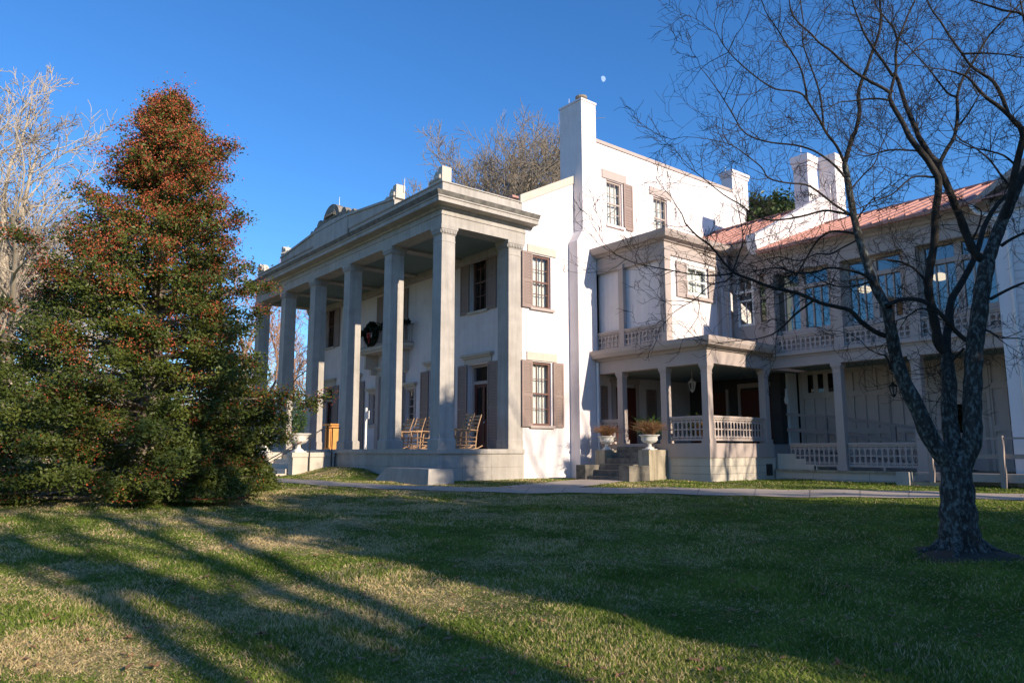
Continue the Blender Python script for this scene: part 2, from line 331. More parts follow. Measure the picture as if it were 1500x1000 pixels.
def door(o, fr, xa, xb, za, zb, dep=.28):
    b = MB(); y = -dep; zt = zb - .75
    for x0, x1 in ((xa, xa + .09), (xb - .09, xb)): b.box(fr, x0, x1, y - .05, y + .08, za, zb - .003)
    b.box(fr, xa + .09, xb - .09, y - .05, y + .09, zt, zt + .12); b.box(fr, xa + .09, xb - .09, y - .05, y + .08, zb - .08, zb - .003)
    f = b.build('door_frame', 'trim', o)
    MB().quad(fr, xa + .09, xb - .09, y - .015, zt + .12, zb - .08).build('pane', 'glass', f)
    b = MB(); x0, x1 = xa + .09, xb - .09
    for c, d in ((x0, x0 + .12), (x1 - .12, x1), ((x0 + x1) / 2 - .07, (x0 + x1) / 2 + .07)): b.box(fr, c, d, y - .03, y + .02, za, zt)
    for c, d in ((za, za + .25), (za + .95, za + 1.1), (zt - .12, zt)): b.box(fr, x0, x1, y - .028, y + .018, c, d)
    b.box(fr, x0, x1, y - .02, y - .005, za, za + 1.0)
    dd = b.build('door', 'door', o)
    MB().quad(fr, x0, x1, y - .015, za + 1.0, zt).build('pane', 'glass', dd)
    k = MB(); o_, r_, n_ = fr; p = o_ + r_ * ((x0 + x1) / 2 + .1) + n_ * (y + .06); k.lathe(p.x, p.y, [(0, za + .98), (.03, za + 1), (.03, za + 1.04), (0, za + 1.06)], 8).build('handle', 'urn', dd)
# side wall windows
w_ = window(man, fs, 3.93, 4.88, 2.5, 4.8, 3, 2); window(man, fs, 3.95, 4.9, 6.8, 8.8, 3, 2)
shutter(man, fs, 3.43, 3.92, 2.45, 4.82, .05); shutter(man, fs, 4.95, 5.46, 2.45, 4.82); shutter(man, fs, 3.45, 3.94, 6.75, 8.84, .05)
lintel(man, fs, 3.7, 5.15, 4.84, .3); lintel(man, fs, 3.75, 5.15, 8.84, .3); sill(man, fs, 3.82, 5.0, 2.5, 'trim'); sill(man, fs, 3.84, 5.02, 6.8, 'trim')
window(man, fs, 8.02, 8.94, 10.75, 12.65, 3, 2, fm='trim'); window(man, fs, 10.95, 11.88, 10.75, 12.6, 3, 2, fm='trim')
shutter(man, fs, 9.0, 9.55, 10.7, 12.7); lintel(man, fs, 7.75, 9.2, 12.68, .36, 'trim'); lintel(man, fs, 10.7, 12.15, 12.64, .34, 'trim'); sill(man, fs, 7.95, 9.02, 10.75, 'white'); sill(man, fs, 10.88, 11.95, 10.75, 'white')
# front wall windows and doors
for x0, x1 in ((-3.2, -2.1), (-16.5, -15.4)):
    window(man, fr, x0, x1, 7.0, 9.35, 3, 2, .2, curtain=False); shutter(man, fr, x0 - .62, x0 - .04, 6.95, 9.4); shutter(man, fr, x1 + .04, x1 + .62, 6.95, 9.4); sill(man, fr, x0 - .1, x1 + .1, 7.0); lintel(man, fr, x0 - .2, x1 + .2, 9.42, .28)
for x0, x1 in ((-3.3, -2.0), (-16.6, -15.3), (-6.1, -4.9), (-13.7, -12.5)):
    door(man, fr, x0, x1, PZ, 4.9); shutter(man, fr, x0 - .64, x0 - .03, PZ + .04, 4.92); shutter(man, fr, x1 + .03, x1 + .64, PZ + .04, 4.92); lintel(man, fr, x0 - .22, x1 + .22, 4.95, .2, hood=True)
for x0, x1 in ((-8.0, -7.3), (-11.3, -10.6)):
    window(man, fr, x0, x1, 2.8, 4.25, 2, 2, .18, curtain=False, fm='trim'); lintel(man, fr, x0 - .12, x1 + .12, 4.28, .1, hood=True); sill(man, fr, x0 - .08, x1 + .08, 2.8)
    b = MB(); [b.box(fr, a, a + .1, .004, .04, 2.8, 4.27) for a in (x0 - .12, x1 + .02)]; b.build('window_surround', 'trim', man)
door(man, fr, -10.0, -8.6, PZ, 4.9); lintel(man, fr, -10.7, -7.95, 5.0, .3, hood=True)
for a in (-10.5, -8.4): MB().box(fr, a, a + .3, .004, .18, PZ, 5.0).build('door_jamb', 'trim', man)
window(man, fr, -9.9, -8.7, 6.3, 8.8, 3, 3, .2, curtain=False); shutter(man, fr, -10.75, -9.95, 6.25, 8.82); shutter(man, fr, -8.65, -7.95, 6.25, 8.82)
# ---- balcony
b = MB(); b.wb(-11.2, -7.4, 2.62, YW, 6.12, 6.26); b.wb(-11.1, -7.5, 2.7, YW, 6.02, 6.12); bal = b.build('balcony', 'lime_pale', man)
for x in (-10.8, -8.0): b = MB(); b.wb(x, x + .18, 2.85, YW, 5.35, 6.02); b.wb(x, x + .18, 3.15, YW, 5.1, 5.35); b.build('bracket', 'lime_pale', bal)
b = MB(); b.wb(-11.15, -7.45, 2.66, 2.72, 7.1, 7.17); b.wb(-11.15, -7.45, 2.66, 2.72, 6.3, 6.36)
for x in (-11.12, -7.5): b.wb(x, x + .05, 2.72, YW, 7.1, 7.16); b.wb(x, x + .05, 2.72, YW, 6.3, 6.35)
for x in np.arange(-11.1, -7.4, .12): b.wb(x, x + .02, 2.68, 2.7, 6.36, 7.1)
for y in np.arange(2.8, YW, .12):
    for x in (-11.1, -7.48): b.wb(x, x + .02, y, y + .02, 6.35, 7.1)
b.build('balcony_railing', 'trim', bal)
# ---- portico
b = MB(); b.wb(-17.62, .12, -.14, YW + .02, PZ - .15, PZ); b.wb(-17.56, .06, -.08, YW + .02, .1, PZ - .15); b.build('portico_floor', 'lime', man)
b = MB()
for x in np.arange(-16.5, 0, 1.37): b.wb(x, x + .012, -.083, -.081, .3, PZ - .15)
for y in (.9, 2.1): b.wb(.061, .063, y, y + .012, .3, PZ - .15)
b.wb(-17.5, .063, -.083, -.081, 1.05, 1.062); b.wb(.061, .063, -.08, 3.4, 1.05, 1.062); b.build('base_joints', 'lime_dark', man)
CT = 9.14
def column_mb(cx, cy, w0=.285, w1=.265, top=CT, z0=PZ):
    b = MB(); b.frus(cx, cy, z0, z0 + .3, .335, .335); b.frus(cx, cy, z0 + .3, z0 + .35, .335, w0)
    b.frus(cx, cy, z0 + .35, top - .54, w0, w1); b.frus(cx, cy, top - .54, top - .5, w1 + .012, w1 + .012); b.frus(cx, cy, top - .5, top - .3, w1, w1)
    b.frus(cx, cy, top - .3, top - .12, w1 + .01, w1 + .06); b.frus(cx, cy, top - .12, top, w1 + .075, w1 + .085)
    for i in range(9):
        a = -w1 - .02 + (2 * w1 + .04) * (i + .5) / 9
        for sx, sy in ((0, -1), (1, 0)):
            e = w1 + .04
            if sx: b.frus(cx + e, cy + a, top - .26, top - .15, .022, .03, .02, .022)
            else: b.frus(cx + a, cy - e, top - .26, top - .15, .02, .022, .022, .03)
    return b
c0 = column_mb(-.3, .3).build('column', 'lime', man)
for k in range(1, 6):
    c = c0.copy(); sc.collection.objects.link(c); c.location = (-3.367 * k, 0, 0)
for cx in (-.31, -17.1): column_mb(cx, 3.19, .32, .31).build('pilaster', 'lime', man)
ring = [(-17.41, YW), (-17.41, -.012), (.012, -.012), (.012, 3.66)]
b = MB(); b.sweep(ring, [(-.62, CT), (0, CT), (0, CT + .36), (.03, CT + .36), (.03, CT + .44), (-.01, CT + .44), (-.01, CT + .62), (-.62, CT + .62)])
b.build('entablature', 'lime', man)
ring2 = [(-17.4, YW), (-17.4, 0), (0, 0), (0, 3.95)]
b = MB(); b.sweep(ring2, [(-.3, 9.70), (.06, 9.70), (.1, 9.78), (.42, 9.80), (.42, 9.93), (.46, 9.95), (.46, 10.0), (-.3, 10.0)]); b.build('cornice', 'lime', man)
b = MB(); b.sweep(ring2, [(-.3, 10.002), (.48, 10.002), (.56, 10.13), (-.3, 10.13)]); b.build('gutter', 'gutter', man)
b = MB(); b.sweep([(-17.4, YW), (-17.4, .02), (-.02, .02), (-.02, 3.5)], [(-.35, 10.132), (0, 10.132), (0, 10.66), (-.35, 10.66)])
b.sweep([(-17.4, YW), (-17.4, .02), (-.02, .02), (-.02, 3.5)], [(-.38, 10.66), (.04, 10.66), (.04, 10.7), (-.38, 10.7)]); b.build('parapet', 'lime', man)
fp = FA(0, 0)
b = MB(); b.prism([(-14.2, 10.7), (-3.2, 10.7), (-3.2, 10.88), (-7.0, 11.22), (-10.3, 11.22), (-14.2, 10.88)], fp, -.33, .03)
b.prism([(-14.2, 10.88), (-10.3, 11.22), (-7.0, 11.22), (-3.2, 10.88), (-3.2, 10.97), (-7.0, 11.32), (-8.75, 11.46), (-10.3, 11.32), (-14.2, 10.97)], fp, -.36, .08)
b.prism([(-10.3, 10.16), (-7.0, 10.16), (-7.0, 11.2), (-10.3, 11.2)], fp, .032, .07); b.build('pediment', 'lime', man)
b = MB(); arch = [(-8.7 + .82 * math.cos(t), 11.44 + .72 * math.sin(t)) for t in np.linspace(0, math.pi, 13)]
b.prism([(-9.52, 11.36), (-7.88, 11.36)] + arch, fp, -.3, .02)
b.prism([(-9.3, 11.5), (-8.1, 11.5)] + [(-8.7 + .55 * math.cos(t), 11.52 + .42 * math.sin(t)) for t in np.linspace(0.15, math.pi - .15, 9)], fp, .022, .06)
for sx in (-1, 1):
    b.prism([(-8.7 + sx * p, z) for p, z in ((.8, 11.34), (1.45, 11.3), (1.45, 11.55), (1.3, 11.72), (1.1, 11.74), (.95, 11.6), (.8, 11.62))][::sx], fp, -.26, .01)
    b.prism([(-8.7 + sx * p, z) for p, z in ((1.45, 11.3), (2.2, 11.22), (2.2, 11.34), (2.05, 11.46), (1.85, 11.4), (1.62, 11.52), (1.45, 11.5))][::sx], fp, -.24, 0)
    for i in range(5): a = .35 + i * .6; b.lathe(-8.7 + sx * .2 * (i - 2), -.08, [(0, 11.55), (.07, 11.6), (.08, 11.66), (0, 11.74)], 8)
b.build('pediment_ornament', 'lime_dark', man)
def acroterion(x, z, sx):
    b = MB(); P = [(0, 0), (.85, 0), (.85, .12), (.7, .22), (.55, .16), (.5, .3), (.38, .42), (.28, .36), (.22, .5), (0, .52)]
    b.prism([(x - p if sx > 0 else x + p, z + q) for p, q in P][::-1 if sx > 0 else 1], fp, -.36, .02)
    for i in range(5): b.lathe(x - sx * (.12 + .15 * i), -.03, [(0, z + .05), (.06, z + .09), (.05, z + .2 - .02 * i), (0, z + .26 - .03 * i)], 7)
    return b.build('acroterion', 'lime_pale', man)
acroterion(0, 10.7, 1); acroterion(-3.1, 10.95, 1); acroterion(-14.2, 10.95, -1); acroterion(-17.3, 10.7, -1)
b = MB(); b.wb(-17.0, -.62, .62, 3.48, 9.2, 9.26); b.build('portico_ceiling', 'ceiling', man)
b = MB(); b.wb(-17.2, -.1, .1, 3.5, 9.95, 10.05); [b.wb(x, x + .45, .62, 3.49, 9.12, 9.4) for x in np.arange(-14.0, -3, 3.367)]; b.wb(-17.0, -.62, 3.22, 3.49, 8.95, 9.2); b.build('ceiling_beams', 'lime', man)

# ================================================================ side porch
PF = 1.85; YP = 6.8; XP = 5.5
b = MB(); b.wb(.0, 5.46, YP + .02, 13.2, .2, 1.38); b.build('porch_base', 'lime_pale', man)
b = MB(); b.wb(.0, XP, YP - .02, 10.5, 1.382, PF); b.wb(.0, 5.2, 10.5, 13.2, 1.382, PF - .02); b.build('porch_floor', 'trim', man)
b = MB()
for z in (.85, 1.1): b.wb(5.461, 5.464, YP + .03, 10.4, z, z + .012); b.wb(3.9, 5.45, YP + .016, YP + .019, z, z + .012)
for i, y in enumerate((7.3, 7.9, 8.6, 9.2, 9.9)): b.wb(5.461, 5.464, y, y + .012, .5 + .25 * (i % 2), .85 + .25 * (i % 2))
b.build('base_joints', 'lime_dark', man)
b = MB(); b.wb(5.466, 5.49, 10.0, 10.35, .75, 1.15); b.build('vent', 'iron', man)
def post(cx, cy, z0, z1, w=.13, parent=man):
    b = MB(); b.frus(cx, cy, z0, z0 + .14, w + .035, w + .035); b.frus(cx, cy, z0 + .14, z1 - .3, w, w * .94); b.frus(cx, cy, z1 - .34, z1 - .3, w * .94 + .015, w * .94 + .015); b.frus(cx, cy, z1 - .3, z1 - .2, w * .94, w)
    b.frus(cx, cy, z1 - .2, z1 - .1, w + .005, w + .035); b.frus(cx, cy, z1 - .1, z1, w + .042, w + .045); return b.build('post', 'trim', parent)
LC = 4.46
for x, y in ((1.6, YP + .16), (3.63, YP + .16), (XP - .16, YP + .16), (XP - .16, 10.28)): post(x, y, PF, LC)
def balustrade(fr, x0, x1, z0, z1, m='trim', unit=.18, t=.035):
    """pierced balustrade: staves with arched tops and feet, a row of links at half height"""
    b = MB(); n = max(2, round((x1 - x0) / unit)); u = (x1 - x0) / n; y = -t / 2
    b.box(fr, x0, x1, -.06, .06, z1 - .07, z1); b.box(fr, x0, x1, -.035, .035, z0, z0 + .07); b.box(fr, x0, x1, -.03, .03, z1 - .13, z1 - .07)
    a, c = z0 + .07, z1 - .13; h = u * .75
    for i in range(n + 1):
        x = x0 + i * u
        b.box(fr, max(x - .027, x0), min(x + .027, x1), y, -y, a, c)
    for i in range(n):
        xa, xb = x0 + i * u + .026, x0 + (i + 1) * u - .026; xm = (xa + xb) / 2; zm = (a + c) / 2
        b.prism([(xa, zm - .022), (xb, zm - .022), (xb, zm + .022), (xa, zm + .022)], fr, y + .006, -y - .006)
        for zz, sg in ((c, -1), (a, 1)):
            zt = zz + sg * .035
            for q, e in ((xa, 1), (xb, -1)):
                P = [(q, zt + sg * h), (q + e * .012, zt + sg * h * .5), (xm, zt + sg * .028), (xm, zt), (q, zt)]
                b.prism(P, fr, y + .003, -y - .003)
            b.prism([(xm - .02, zz), (xm + .02, zz), (xm, zt)], fr, y + .003, -y - .003)
    return b.build('balustrade', m, man)
fpp = FA(0, YP + .14)
balustrade(fpp, .52, 1.46, PF + .08, PF + .9); balustrade(fpp, 3.77, 5.2, PF + .08, PF + .9)
fpr = FS(XP - .15, 0)
balustrade(fpr, 7.1, 10.14, PF + .08, PF + .9)
# lower entablature and cornice of the porch
prt = [(.0, YP), (XP, YP), (XP, 10.9)]
b = MB(); b.sweep(prt, [(-.34, LC), (0, LC), (0, LC + .46), (-.34, LC + .46)]); b.build('porch_entablature', 'trim', man)
b = MB(); b.sweep([(.0, YP), (XP, YP), (XP, 11.0)], [(-.34, LC + .46), (.06, LC + .46), (.1, LC + .52), (.3, LC + .56), (.38, LC + .7), (.4, LC + .84), (-.34, LC + .86)]); b.build('porch_cornice', 'trim', man)
b = MB(); b.wb(.02, XP - .1, YP + .1, 11.2, LC + .72, LC + .84); b.build('porch_deck', 'trim', man)
b = MB(); b.wb(.02, XP - .34, YP + .34, 13.2, LC + .06, LC + .1); b.build('porch_ceiling', 'ceiling', man)
# back of the porch: walls, doors
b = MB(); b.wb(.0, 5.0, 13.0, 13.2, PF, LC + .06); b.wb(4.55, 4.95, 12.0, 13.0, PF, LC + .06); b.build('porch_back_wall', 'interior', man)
fb = FA(0, 13.0)
b = MB(); b.box(fb, 2.6, 4.0, .004, .06, PF, 4.0); b.box(fb, .9, 1.9, .004, .06, PF, 4.0); b.build('porch_door', 'door', man)
b = MB(); [b.box(fb, a, a + .12, .004, .09, PF, 4.12) for a in (2.48, 4.0, .78, 1.9)]; b.box(fb, 2.48, 4.12, .004, .1, 4.12, 4.3); b.build('door_frame', 'trim', man)
b = MB(); b.wb(.004, .1, 8.2, 9.4, PF, 4.1); b.build('porch_door', 'door', man)
b = MB(); [b.wb(.004, .14, y, y + .14, PF, 4.25) for y in (8.06, 9.4)]; b.wb(.004, .16, 8.0, 9.6, 4.25, 4.42); b.build('door_frame', 'trim', man)
for y in (7.2, 10.1): shutter(man, fs, y, y + .6, PF, 4.1)
# ---- upper storey of the porch
XU = 3.85; YU = 6.84; UF = LC + .86
b = MB(); b.wall(FA(0, YU + .18), .05, XU - .2, UF - .05, 8.5, [], 0); b.wall(FS(XU - .06, 0), YU + .2, 10.8, UF - .05, 8.5, [(8.1, 9.35, 7.18, 8.32)], .16); b.build('upper_wall', 'stucco', man)
b = MB()
for x0, x1 in ((.3, .5), (1.62, 1.86)): MB().box(FA(0, YU), x0, x1, -.2, 0, UF, 8.5).build('upper_pilaster', 'trim', man)
b.box(FA(0, YU), XU - .24, XU, -.2, 0, UF, 8.5)
b.box(FS(XU, 0), YU + .2, YU + .32, -.1, 0, UF, 8.5); MB().box(FS(XU, 0), 9.9, 10.1, -.1, 0.0, UF, 8.5).build('upper_pilaster', 'trim', man)
b.box(FA(0, YU), .5, 1.62, -.16, -.03, 8.36, 8.5); b.box(FA(0, YU), 1.86, XU - .24, -.16, -.03, 8.36, 8.5)
for x0, x1 in ((1.6, 1.88), (XU - .27, XU + .025)): b.box(FA(0, YU), x0, x1, -.2, .03, 8.32, 8.5)
b.build('corner_boards', 'trim', man)
balustrade(FA(0, YU + .05), .5, 1.62, UF + .02, UF + .72); balustrade(FA(0, YU + .05), 1.86, XU - .24, UF + .02, UF + .72)
upt = [(.02, YU), (XU, YU), (XU, 10.7)]
b = MB(); b.sweep(upt, [(-.3, 8.5), (.0, 8.5), (.0, 8.66), (.02, 8.66), (.02, 8.72), (-.01, 8.74), (-.01, 8.96), (-.3, 8.96)]); b.build('upper_entablature', 'trim', man)
b = MB(); b.sweep([(.02, YU), (XU, YU), (XU, 10.5)], [(-.3, 8.96), (.05, 8.96), (.1, 9.02), (.26, 9.06), (.34, 9.2), (.36, 9.3), (-.3, 9.34)]); b.build('upper_cornice', 'trim', man)
b = MB(); b.wb(.0, XU - .1, YU + .1, 10.8, 9.2, 9.3); b.build('upper_roof', 'roof', man)
fu = FS(XU - .06, 0)
window(man, fu, 8.12, 9.33, 7.2, 8.3, 2, 1, .05, 'white', fw=.1, label='small white sash window with brown shutters in the upper porch wall')
shutter(man, fu, 7.5, 8.1, 7.05, 8.34, .02, 'trim'); shutter(man, fu, 9.36, 9.75, 7.05, 8.34, .02, 'trim')
MB().box(fu, 7.95, 9.45, .004, .12, 7.06, 7.17).build('window_sill', 'trim', man)
# downspouts
MB().tube([(.58, 6.74, .7), (.58, 6.74, 4.9)], [.05, .05], 8).build('downspout', 'white', man)
MB().tube([(3.98, 10.3, 5.3), (3.98, 10.3, 8.9)], [.045, .045], 8).build('downspout', 'trim', man)
# ================================================================ gallery wing
YG = 10.5; XR = 12.9; GF = 4.92
fg = FA(0, YG)
b = MB(); b.wb(XP + .02, 19, YG - .02, 13.6, -.2, .9); b.build('wing_base', 'lime_pale', man)
b = MB(); b.wb(XP + .02, 12.4, YG - .08, 13.5, .9, .97); b.build('wing_floor', 'steplight', man)
b = MB(); [b.box(fg, x, x + .015, .021, .024, .2, .9) for x in (6.9, 8.8, 10.6)]; b.box(fg, XP + .1, 11, .021, .024, .66, .672); b.build('base_joints', 'lime_dark', man)
b = MB()
for i, (x1, z) in enumerate(((7.0, 1.15), (6.6, 1.33), (6.2, 1.5))): b.wb(XP + .03 + .003 * i, x1, YG + .1 + .01 * i, YG + .9, .97 if i == 0 else (1.15, 1.33)[i - 1], z)
b.build('gallery_steps', 'lime_pale', man)
post(7.93, YG + .15, .97, 4.5, .14); post(10.42, YG + .15, .97, 4.5, .14)
balustrade(FA(0, YG + .15), 6.05, 7.77, 1.08, 1.86); balustrade(FA(0, YG + .15), 8.1, 10.26, 1.08, 1.86)
b = MB(); b.wb(9.2, 9.26, YG + .1, YG + .16, .97, 1.1); b.wb(6.9, 6.96, YG + .1, YG + .16, .97, 1.1); b.build('baluster_feet', 'trim', man)
b = MB(); b.wb(XP - .34, XR, YG, YG + .3, 4.5, 4.9); b.wb(XP + .004, XR, YG - .03, YG - .002, 4.82, 4.9); b.wb(XP + .2, XR, YG - .12, YG + .3, 4.902, 5.0); b.wb(XP + .1, XR, YG + .3, 10.9, 4.86, 4.93); b.build('gallery_fascia', 'trim', man)
b = MB(); b.wb(XP, XR, YG + .3, 13.4, 4.6, 4.64); b.build('gallery_ceiling', 'ceiling', man)
# recessed panelled wall
YB = 13.2; fbk = FA(0, YB)
b = MB(); b.wb(5.05, 13.2, YB, YB + .2, .9, 4.62); pw = b.build('panelled_wall', 'panelwall', man)
b = MB(); rows = ((1.1, 2.2), (2.4, 3.55), (3.75, 4.45)); pit = .42
def frame_grid(xs0, xs1, zs):
    x = xs0
    while x < xs1 - .1:
        w2 = min(pit, xs1 - x)
        for z0, z1 in zs:
            b.box(fbk, x, x + .13, .003, .075, z0, z1)
        x += w2
    zz = [.975] + [q for r in zs for q in r] + [4.6]
    for z0, z1 in zip(zz[::2], zz[1::2]): b.box(fbk, xs0, xs1, .003, .075, z0, z1)
frame_grid(6.62, 10.1, rows); frame_grid(11.45, 12.7, rows); frame_grid(5.1, 6.62, rows[:2])
for x in (5.08, 6.58, 8.3, 10.0, 11.42, 12.5): b.box(fbk, x, x + .1, .076, .11, .975, 4.6)
b.build('panel_moulding', 'panelwall', man)
for x in (5.42, 5.82, 6.22):
    b = MB(); [b.box(fbk, a, a + .03, .077, .1, 3.74, 4.48) for a in (x, x + .25)]; [b.box(fbk, x + .03, x + .25, .077, .1, z, z + .03) for z in (3.72, 4.45)]
    wn = b.build('window', 'panelwall', man); MB().box(fbk, x + .03, x + .25, .078, .085, 3.77, 4.45).build('pane', 'glass_dark', wn)
b = MB(); [b.box(fbk, a, a + .1, .0055, .07, .97, 3.32) for a in (10.15, 11.3)]; b.box(fbk, 10.15, 11.4, .0055, .08, 3.32, 3.42); dfr = b.build('door_frame', 'trim', man)
b = MB(); b.box(fbk, 10.25, 11.3, .005, .04, .97, 3.32); dd = b.build('door', 'panelwall', man); MB().box(fbk, 10.5, 10.95, .042, .05, 2.1, 3.1).build('pane', 'glass_dark', dd)
MB().wb(4.7, 5.05, 12.4, 13.0, PF - .02, 4.6).build('corner_pier', 'white', man)
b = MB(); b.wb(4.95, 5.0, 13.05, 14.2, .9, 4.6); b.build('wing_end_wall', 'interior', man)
# upper windowed gallery
YW2 = YG + .35; fw2 = FA(0, YW2)
bays = [(5.62, 7.8), (8.3, 10.2), (10.72, 12.84)]
for x in (5.46, 7.93, 10.35): b = MB(); b.wb(x, x + .32, YG + .02, YG + .36, 5.0, 7.72); b.wb(x - .03, x + .35, YG - .004, YG + .36, 7.72, 7.9); b.build('gallery_post', 'trim', man)
balustrade(FA(0, YG + .1), 5.8, 7.92, 5.0, 5.66); balustrade(FA(0, YG + .1), 8.26, 10.34, 5.0, 5.66); balustrade(FA(0, YG + .1), 10.68, 12.88, 5.0, 5.66)
b = MB(); b.wb(XP + .1, XR, YW2 - .02, YW2 + .05, 5.0, 5.7); b.build('window_apron', 'panelwall', man)
for x0, x1 in bays:
    b = MB(); xm = (x0 + x1) / 2
    for a, c in ((x0 - .2, x0 + .12), (xm - .1, xm + .1), (x1 - .12, x1 + .2)): b.box(fw2, a, c, -.08, .05, 5.7, 8.0)
    for z0, z1, y in ((5.702, 5.84, .1), (7.26, 7.4, .08), (7.84, 8.0, .055)): b.box(fw2, x0 - .2, x1 + .2, -.082, y, z0, z1)
    for a, c in ((x0 + .12, xm - .1), (xm + .1, x1 - .12)):
        for q in (.33, .67): x = a + (c - a) * q; b.box(fw2, x - .022, x + .022, -.05, .02, 5.84, 7.26)
    wf = b.build('window', 'trim', man); wf['label'] = 'wide gallery window with transom lights'
    b = MB()
    for a, c in ((x0 + .12, xm - .1), (xm + .1, x1 - .12)): b.quad(fw2, a, c, -.027, 5.84, 7.26)
    b.build('pane', 'glass_blue', wf)
    b = MB()
    for a, c in ((x0 + .12, xm - .1), (xm + .1, x1 - .12)): b.quad(fw2, a, c, -.028, 7.4, 7.84)
    b.build('transom_pane', 'glass_blue', wf)
b = MB(); b.wb(XP, XR, YG, YG + .45, 7.9, 8.22); b.wb(XP, XR, YG - .03, YG + .42, 8.222, 8.3); b.wb(XP, XR, YG - .0, YG + .42, 8.3, 8.66); b.build('gallery_entablature', 'trim', man)
b = MB(); b.sweep([(5.5, YG - .0), (XR, YG - .0)], [(-.2, 8.5), (.06, 8.5), (.12, 8.58), (.36, 8.62), (.42, 8.74), (-.2, 8.9)]); b.build('eave', 'trim', man)
b = MB(); b.sweep([(5.5, YG - .42), (XR - .1, YG - .42)], [(0, 8.64), (.1, 8.66), (.12, 8.76), (0, 8.76)]); b.build('gutter', 'roof', man)
# room behind the gallery windows
b = MB(); b.wb(XP, XR + .2, 14.0, 14.1, 4.64, 8.6); b.wb(XP, XR, 10.95, 14.0, 4.65, 4.75); b.wb(XP, XR, 10.95, 14.1, 8.5, 8.6); b.wb(XP - .1, XP, 10.9, 14.1, 4.64, 8.6); b.build('gallery_room', 'panelwall', man)
def roofplane(X0, X1, ye, ze, yr, zr, name, seam=.52, back=4.5):
    b = MB(); sl = (zr - ze) / (yr - ye); L = [(ye, ze), (yr, zr), (yr + back, zr - sl * back)]
    for (y0, z0), (y1, z1) in zip(L[:-1], L[1:]):
        b.add([(x, y, z + d) for d in (0, -.05) for x, y, z in ((X0, y0, z0), (X1, y0, z0), (X1, y1, z1), (X0, y1, z1))], {4: [(0, 1, 2, 3), (7, 6, 5, 4), (0, 4, 5, 1), (1, 5, 6, 2), (2, 6, 7, 3), (3, 7, 4, 0)]})
    for x in np.arange(X0 + .05, X1, seam): b.bar((x, ye, ze + .025), (x, yr, zr + .025), .035, .06)
    b.bar((X0, yr, zr + .03), (X1, yr, zr + .03), .16, .07); return b.build(name, 'roof', man)
roofplane(5.45, 13.4, YG - .52, 8.76, 15.2, 10.82, 'wing_roof')
roofplane(.02, 5.14, 10.35, 9.42, 15.2, 11.72, 'connecting_roof')
b = MB(); b.wb(XP - .1, 13.3, 19.5, 19.7, 0, 9.2); b.wb(13.2, 13.4, 11, 19.5, 0, 9); b.wb(0, 5.4, 19.5, 19.7, 0, 9.6); b.build('wing_back_wall', 'stucco', man)
# connecting piece with door and window
YC = 10.9; fc = FA(0, YC)
b = MB(); b.wall(fc, 3.8, 5.46, UF, 9.3, [(4.02, 4.72, 6.25, 8.2), (4.92, 5.3, 6.25, 8.2)], .1); b.build('connecting_wall', 'trim', man)
b = MB(); b.sweep([(3.75, YC - .05), (5.44, YC - .05)], [(0, 9.0), (.04, 9.0), (.1, 9.1), (.36, 9.2), (.42, 9.36), (0, 9.4)]); b.build('eave', 'trim', man)
window(man, fc, 4.02, 4.72, 6.25, 8.2, 2, 1, .05, 'white', curtain=False, fw=.08); window(man, fc, 4.92, 5.3, 6.25, 8.2, 1, 1, .05, 'trim', curtain=False, fw=.06)
b = MB(); b.box(fc, 3.95, 4.8, .004, .1, 7.5, 7.62); b.build('transom_bar', 'white', man)
# fire wall with the stacks
fw_ = (Vector((0, 0, 0)), Vector((0, 1, 0)), Vector((1, 0, 0)))
b = MB(); b.prism([(10.2, 8.75), (16.8, 8.75), (16.8, 11.95), (15.2, 12.05), (10.5, 9.62), (10.2, 9.5)], fw_, 5.14, 5.45)
b.prism([(10.12, 8.72), (10.2, 8.72), (10.2, 9.46), (10.0, 9.46), (10.0, 9.2)], fw_, 5.1, 5.48); b.build('fire_wall', 'stucco', man)
for x0, x1, y0, y1, zt in ((4.36, 5.0, 14.9, 15.72, 13.95), (5.0, 5.72, 15.8, 16.55, 13.95)):
    b = MB(); b.wb(x0, x1, y0, y1, 9, zt - .5); b.wb(x0 - .04, x1 + .04, y0 - .04, y1 + .04, zt - .5, zt - .3); b.wb(x0 - .08, x1 + .08, y0 - .08, y1 + .08, zt - .3, zt); b.build('chimney', 'stucco', man)
MB().wb(4.6, 5.5, 15.72, 15.8, 9, 12.6).build('chimney_link', 'stucco', man)
# white gabled end block at the far right
b = MB(); fe = FA(0, 10.4); b.prism([(XR, -.2), (17.2, -.2), (17.2, 8.7), (15.05, 10.0), (XR, 8.7)], fe, -.3, 0)
b.wb(XR, 13.1, 10.7, 13.4, -.2, 8.6); b.build('gable_wall', 'stucco_blue', man)
b = MB(); b.box(fe, XR - .02, XR + .3, .003, .06, .3, 8.3); b.box(fe, XR - .05, XR + .33, .003, .09, 8.1, 8.3)
for z in np.arange(.6, 8.2, .23): b.box(fe, XR + .36, 17.0, .002, .02, z, z + .2)
b.build('gable_siding', 'stucco_blue', man)
b = MB(); b.bar((12.45, 10.25, 8.62), (15.05, 10.25, 10.2), .5, .16, (0, 0, 1)); b.bar((15.05, 10.25, 10.2), (17.7, 10.25, 8.62), .5, .16); b.box(fe, XR, 17.2, .003, .12, 8.35, 8.62); b.build('raking_cornice', 'trim', man)
b = MB(); b.add([(12.45, 10.0, 8.72), (15.05, 10.0, 10.3), (15.05, 13.5, 10.3), (12.45, 13.5, 8.72)], {4: [(0, 1, 2, 3)]}); b.add([(17.7, 10.0, 8.72), (15.05, 10.0, 10.3), (15.05, 13.5, 10.3), (17.7, 13.5, 8.72)], {4: [(0, 1, 2, 3)]}); b.build('gable_roof', 'roof', man)
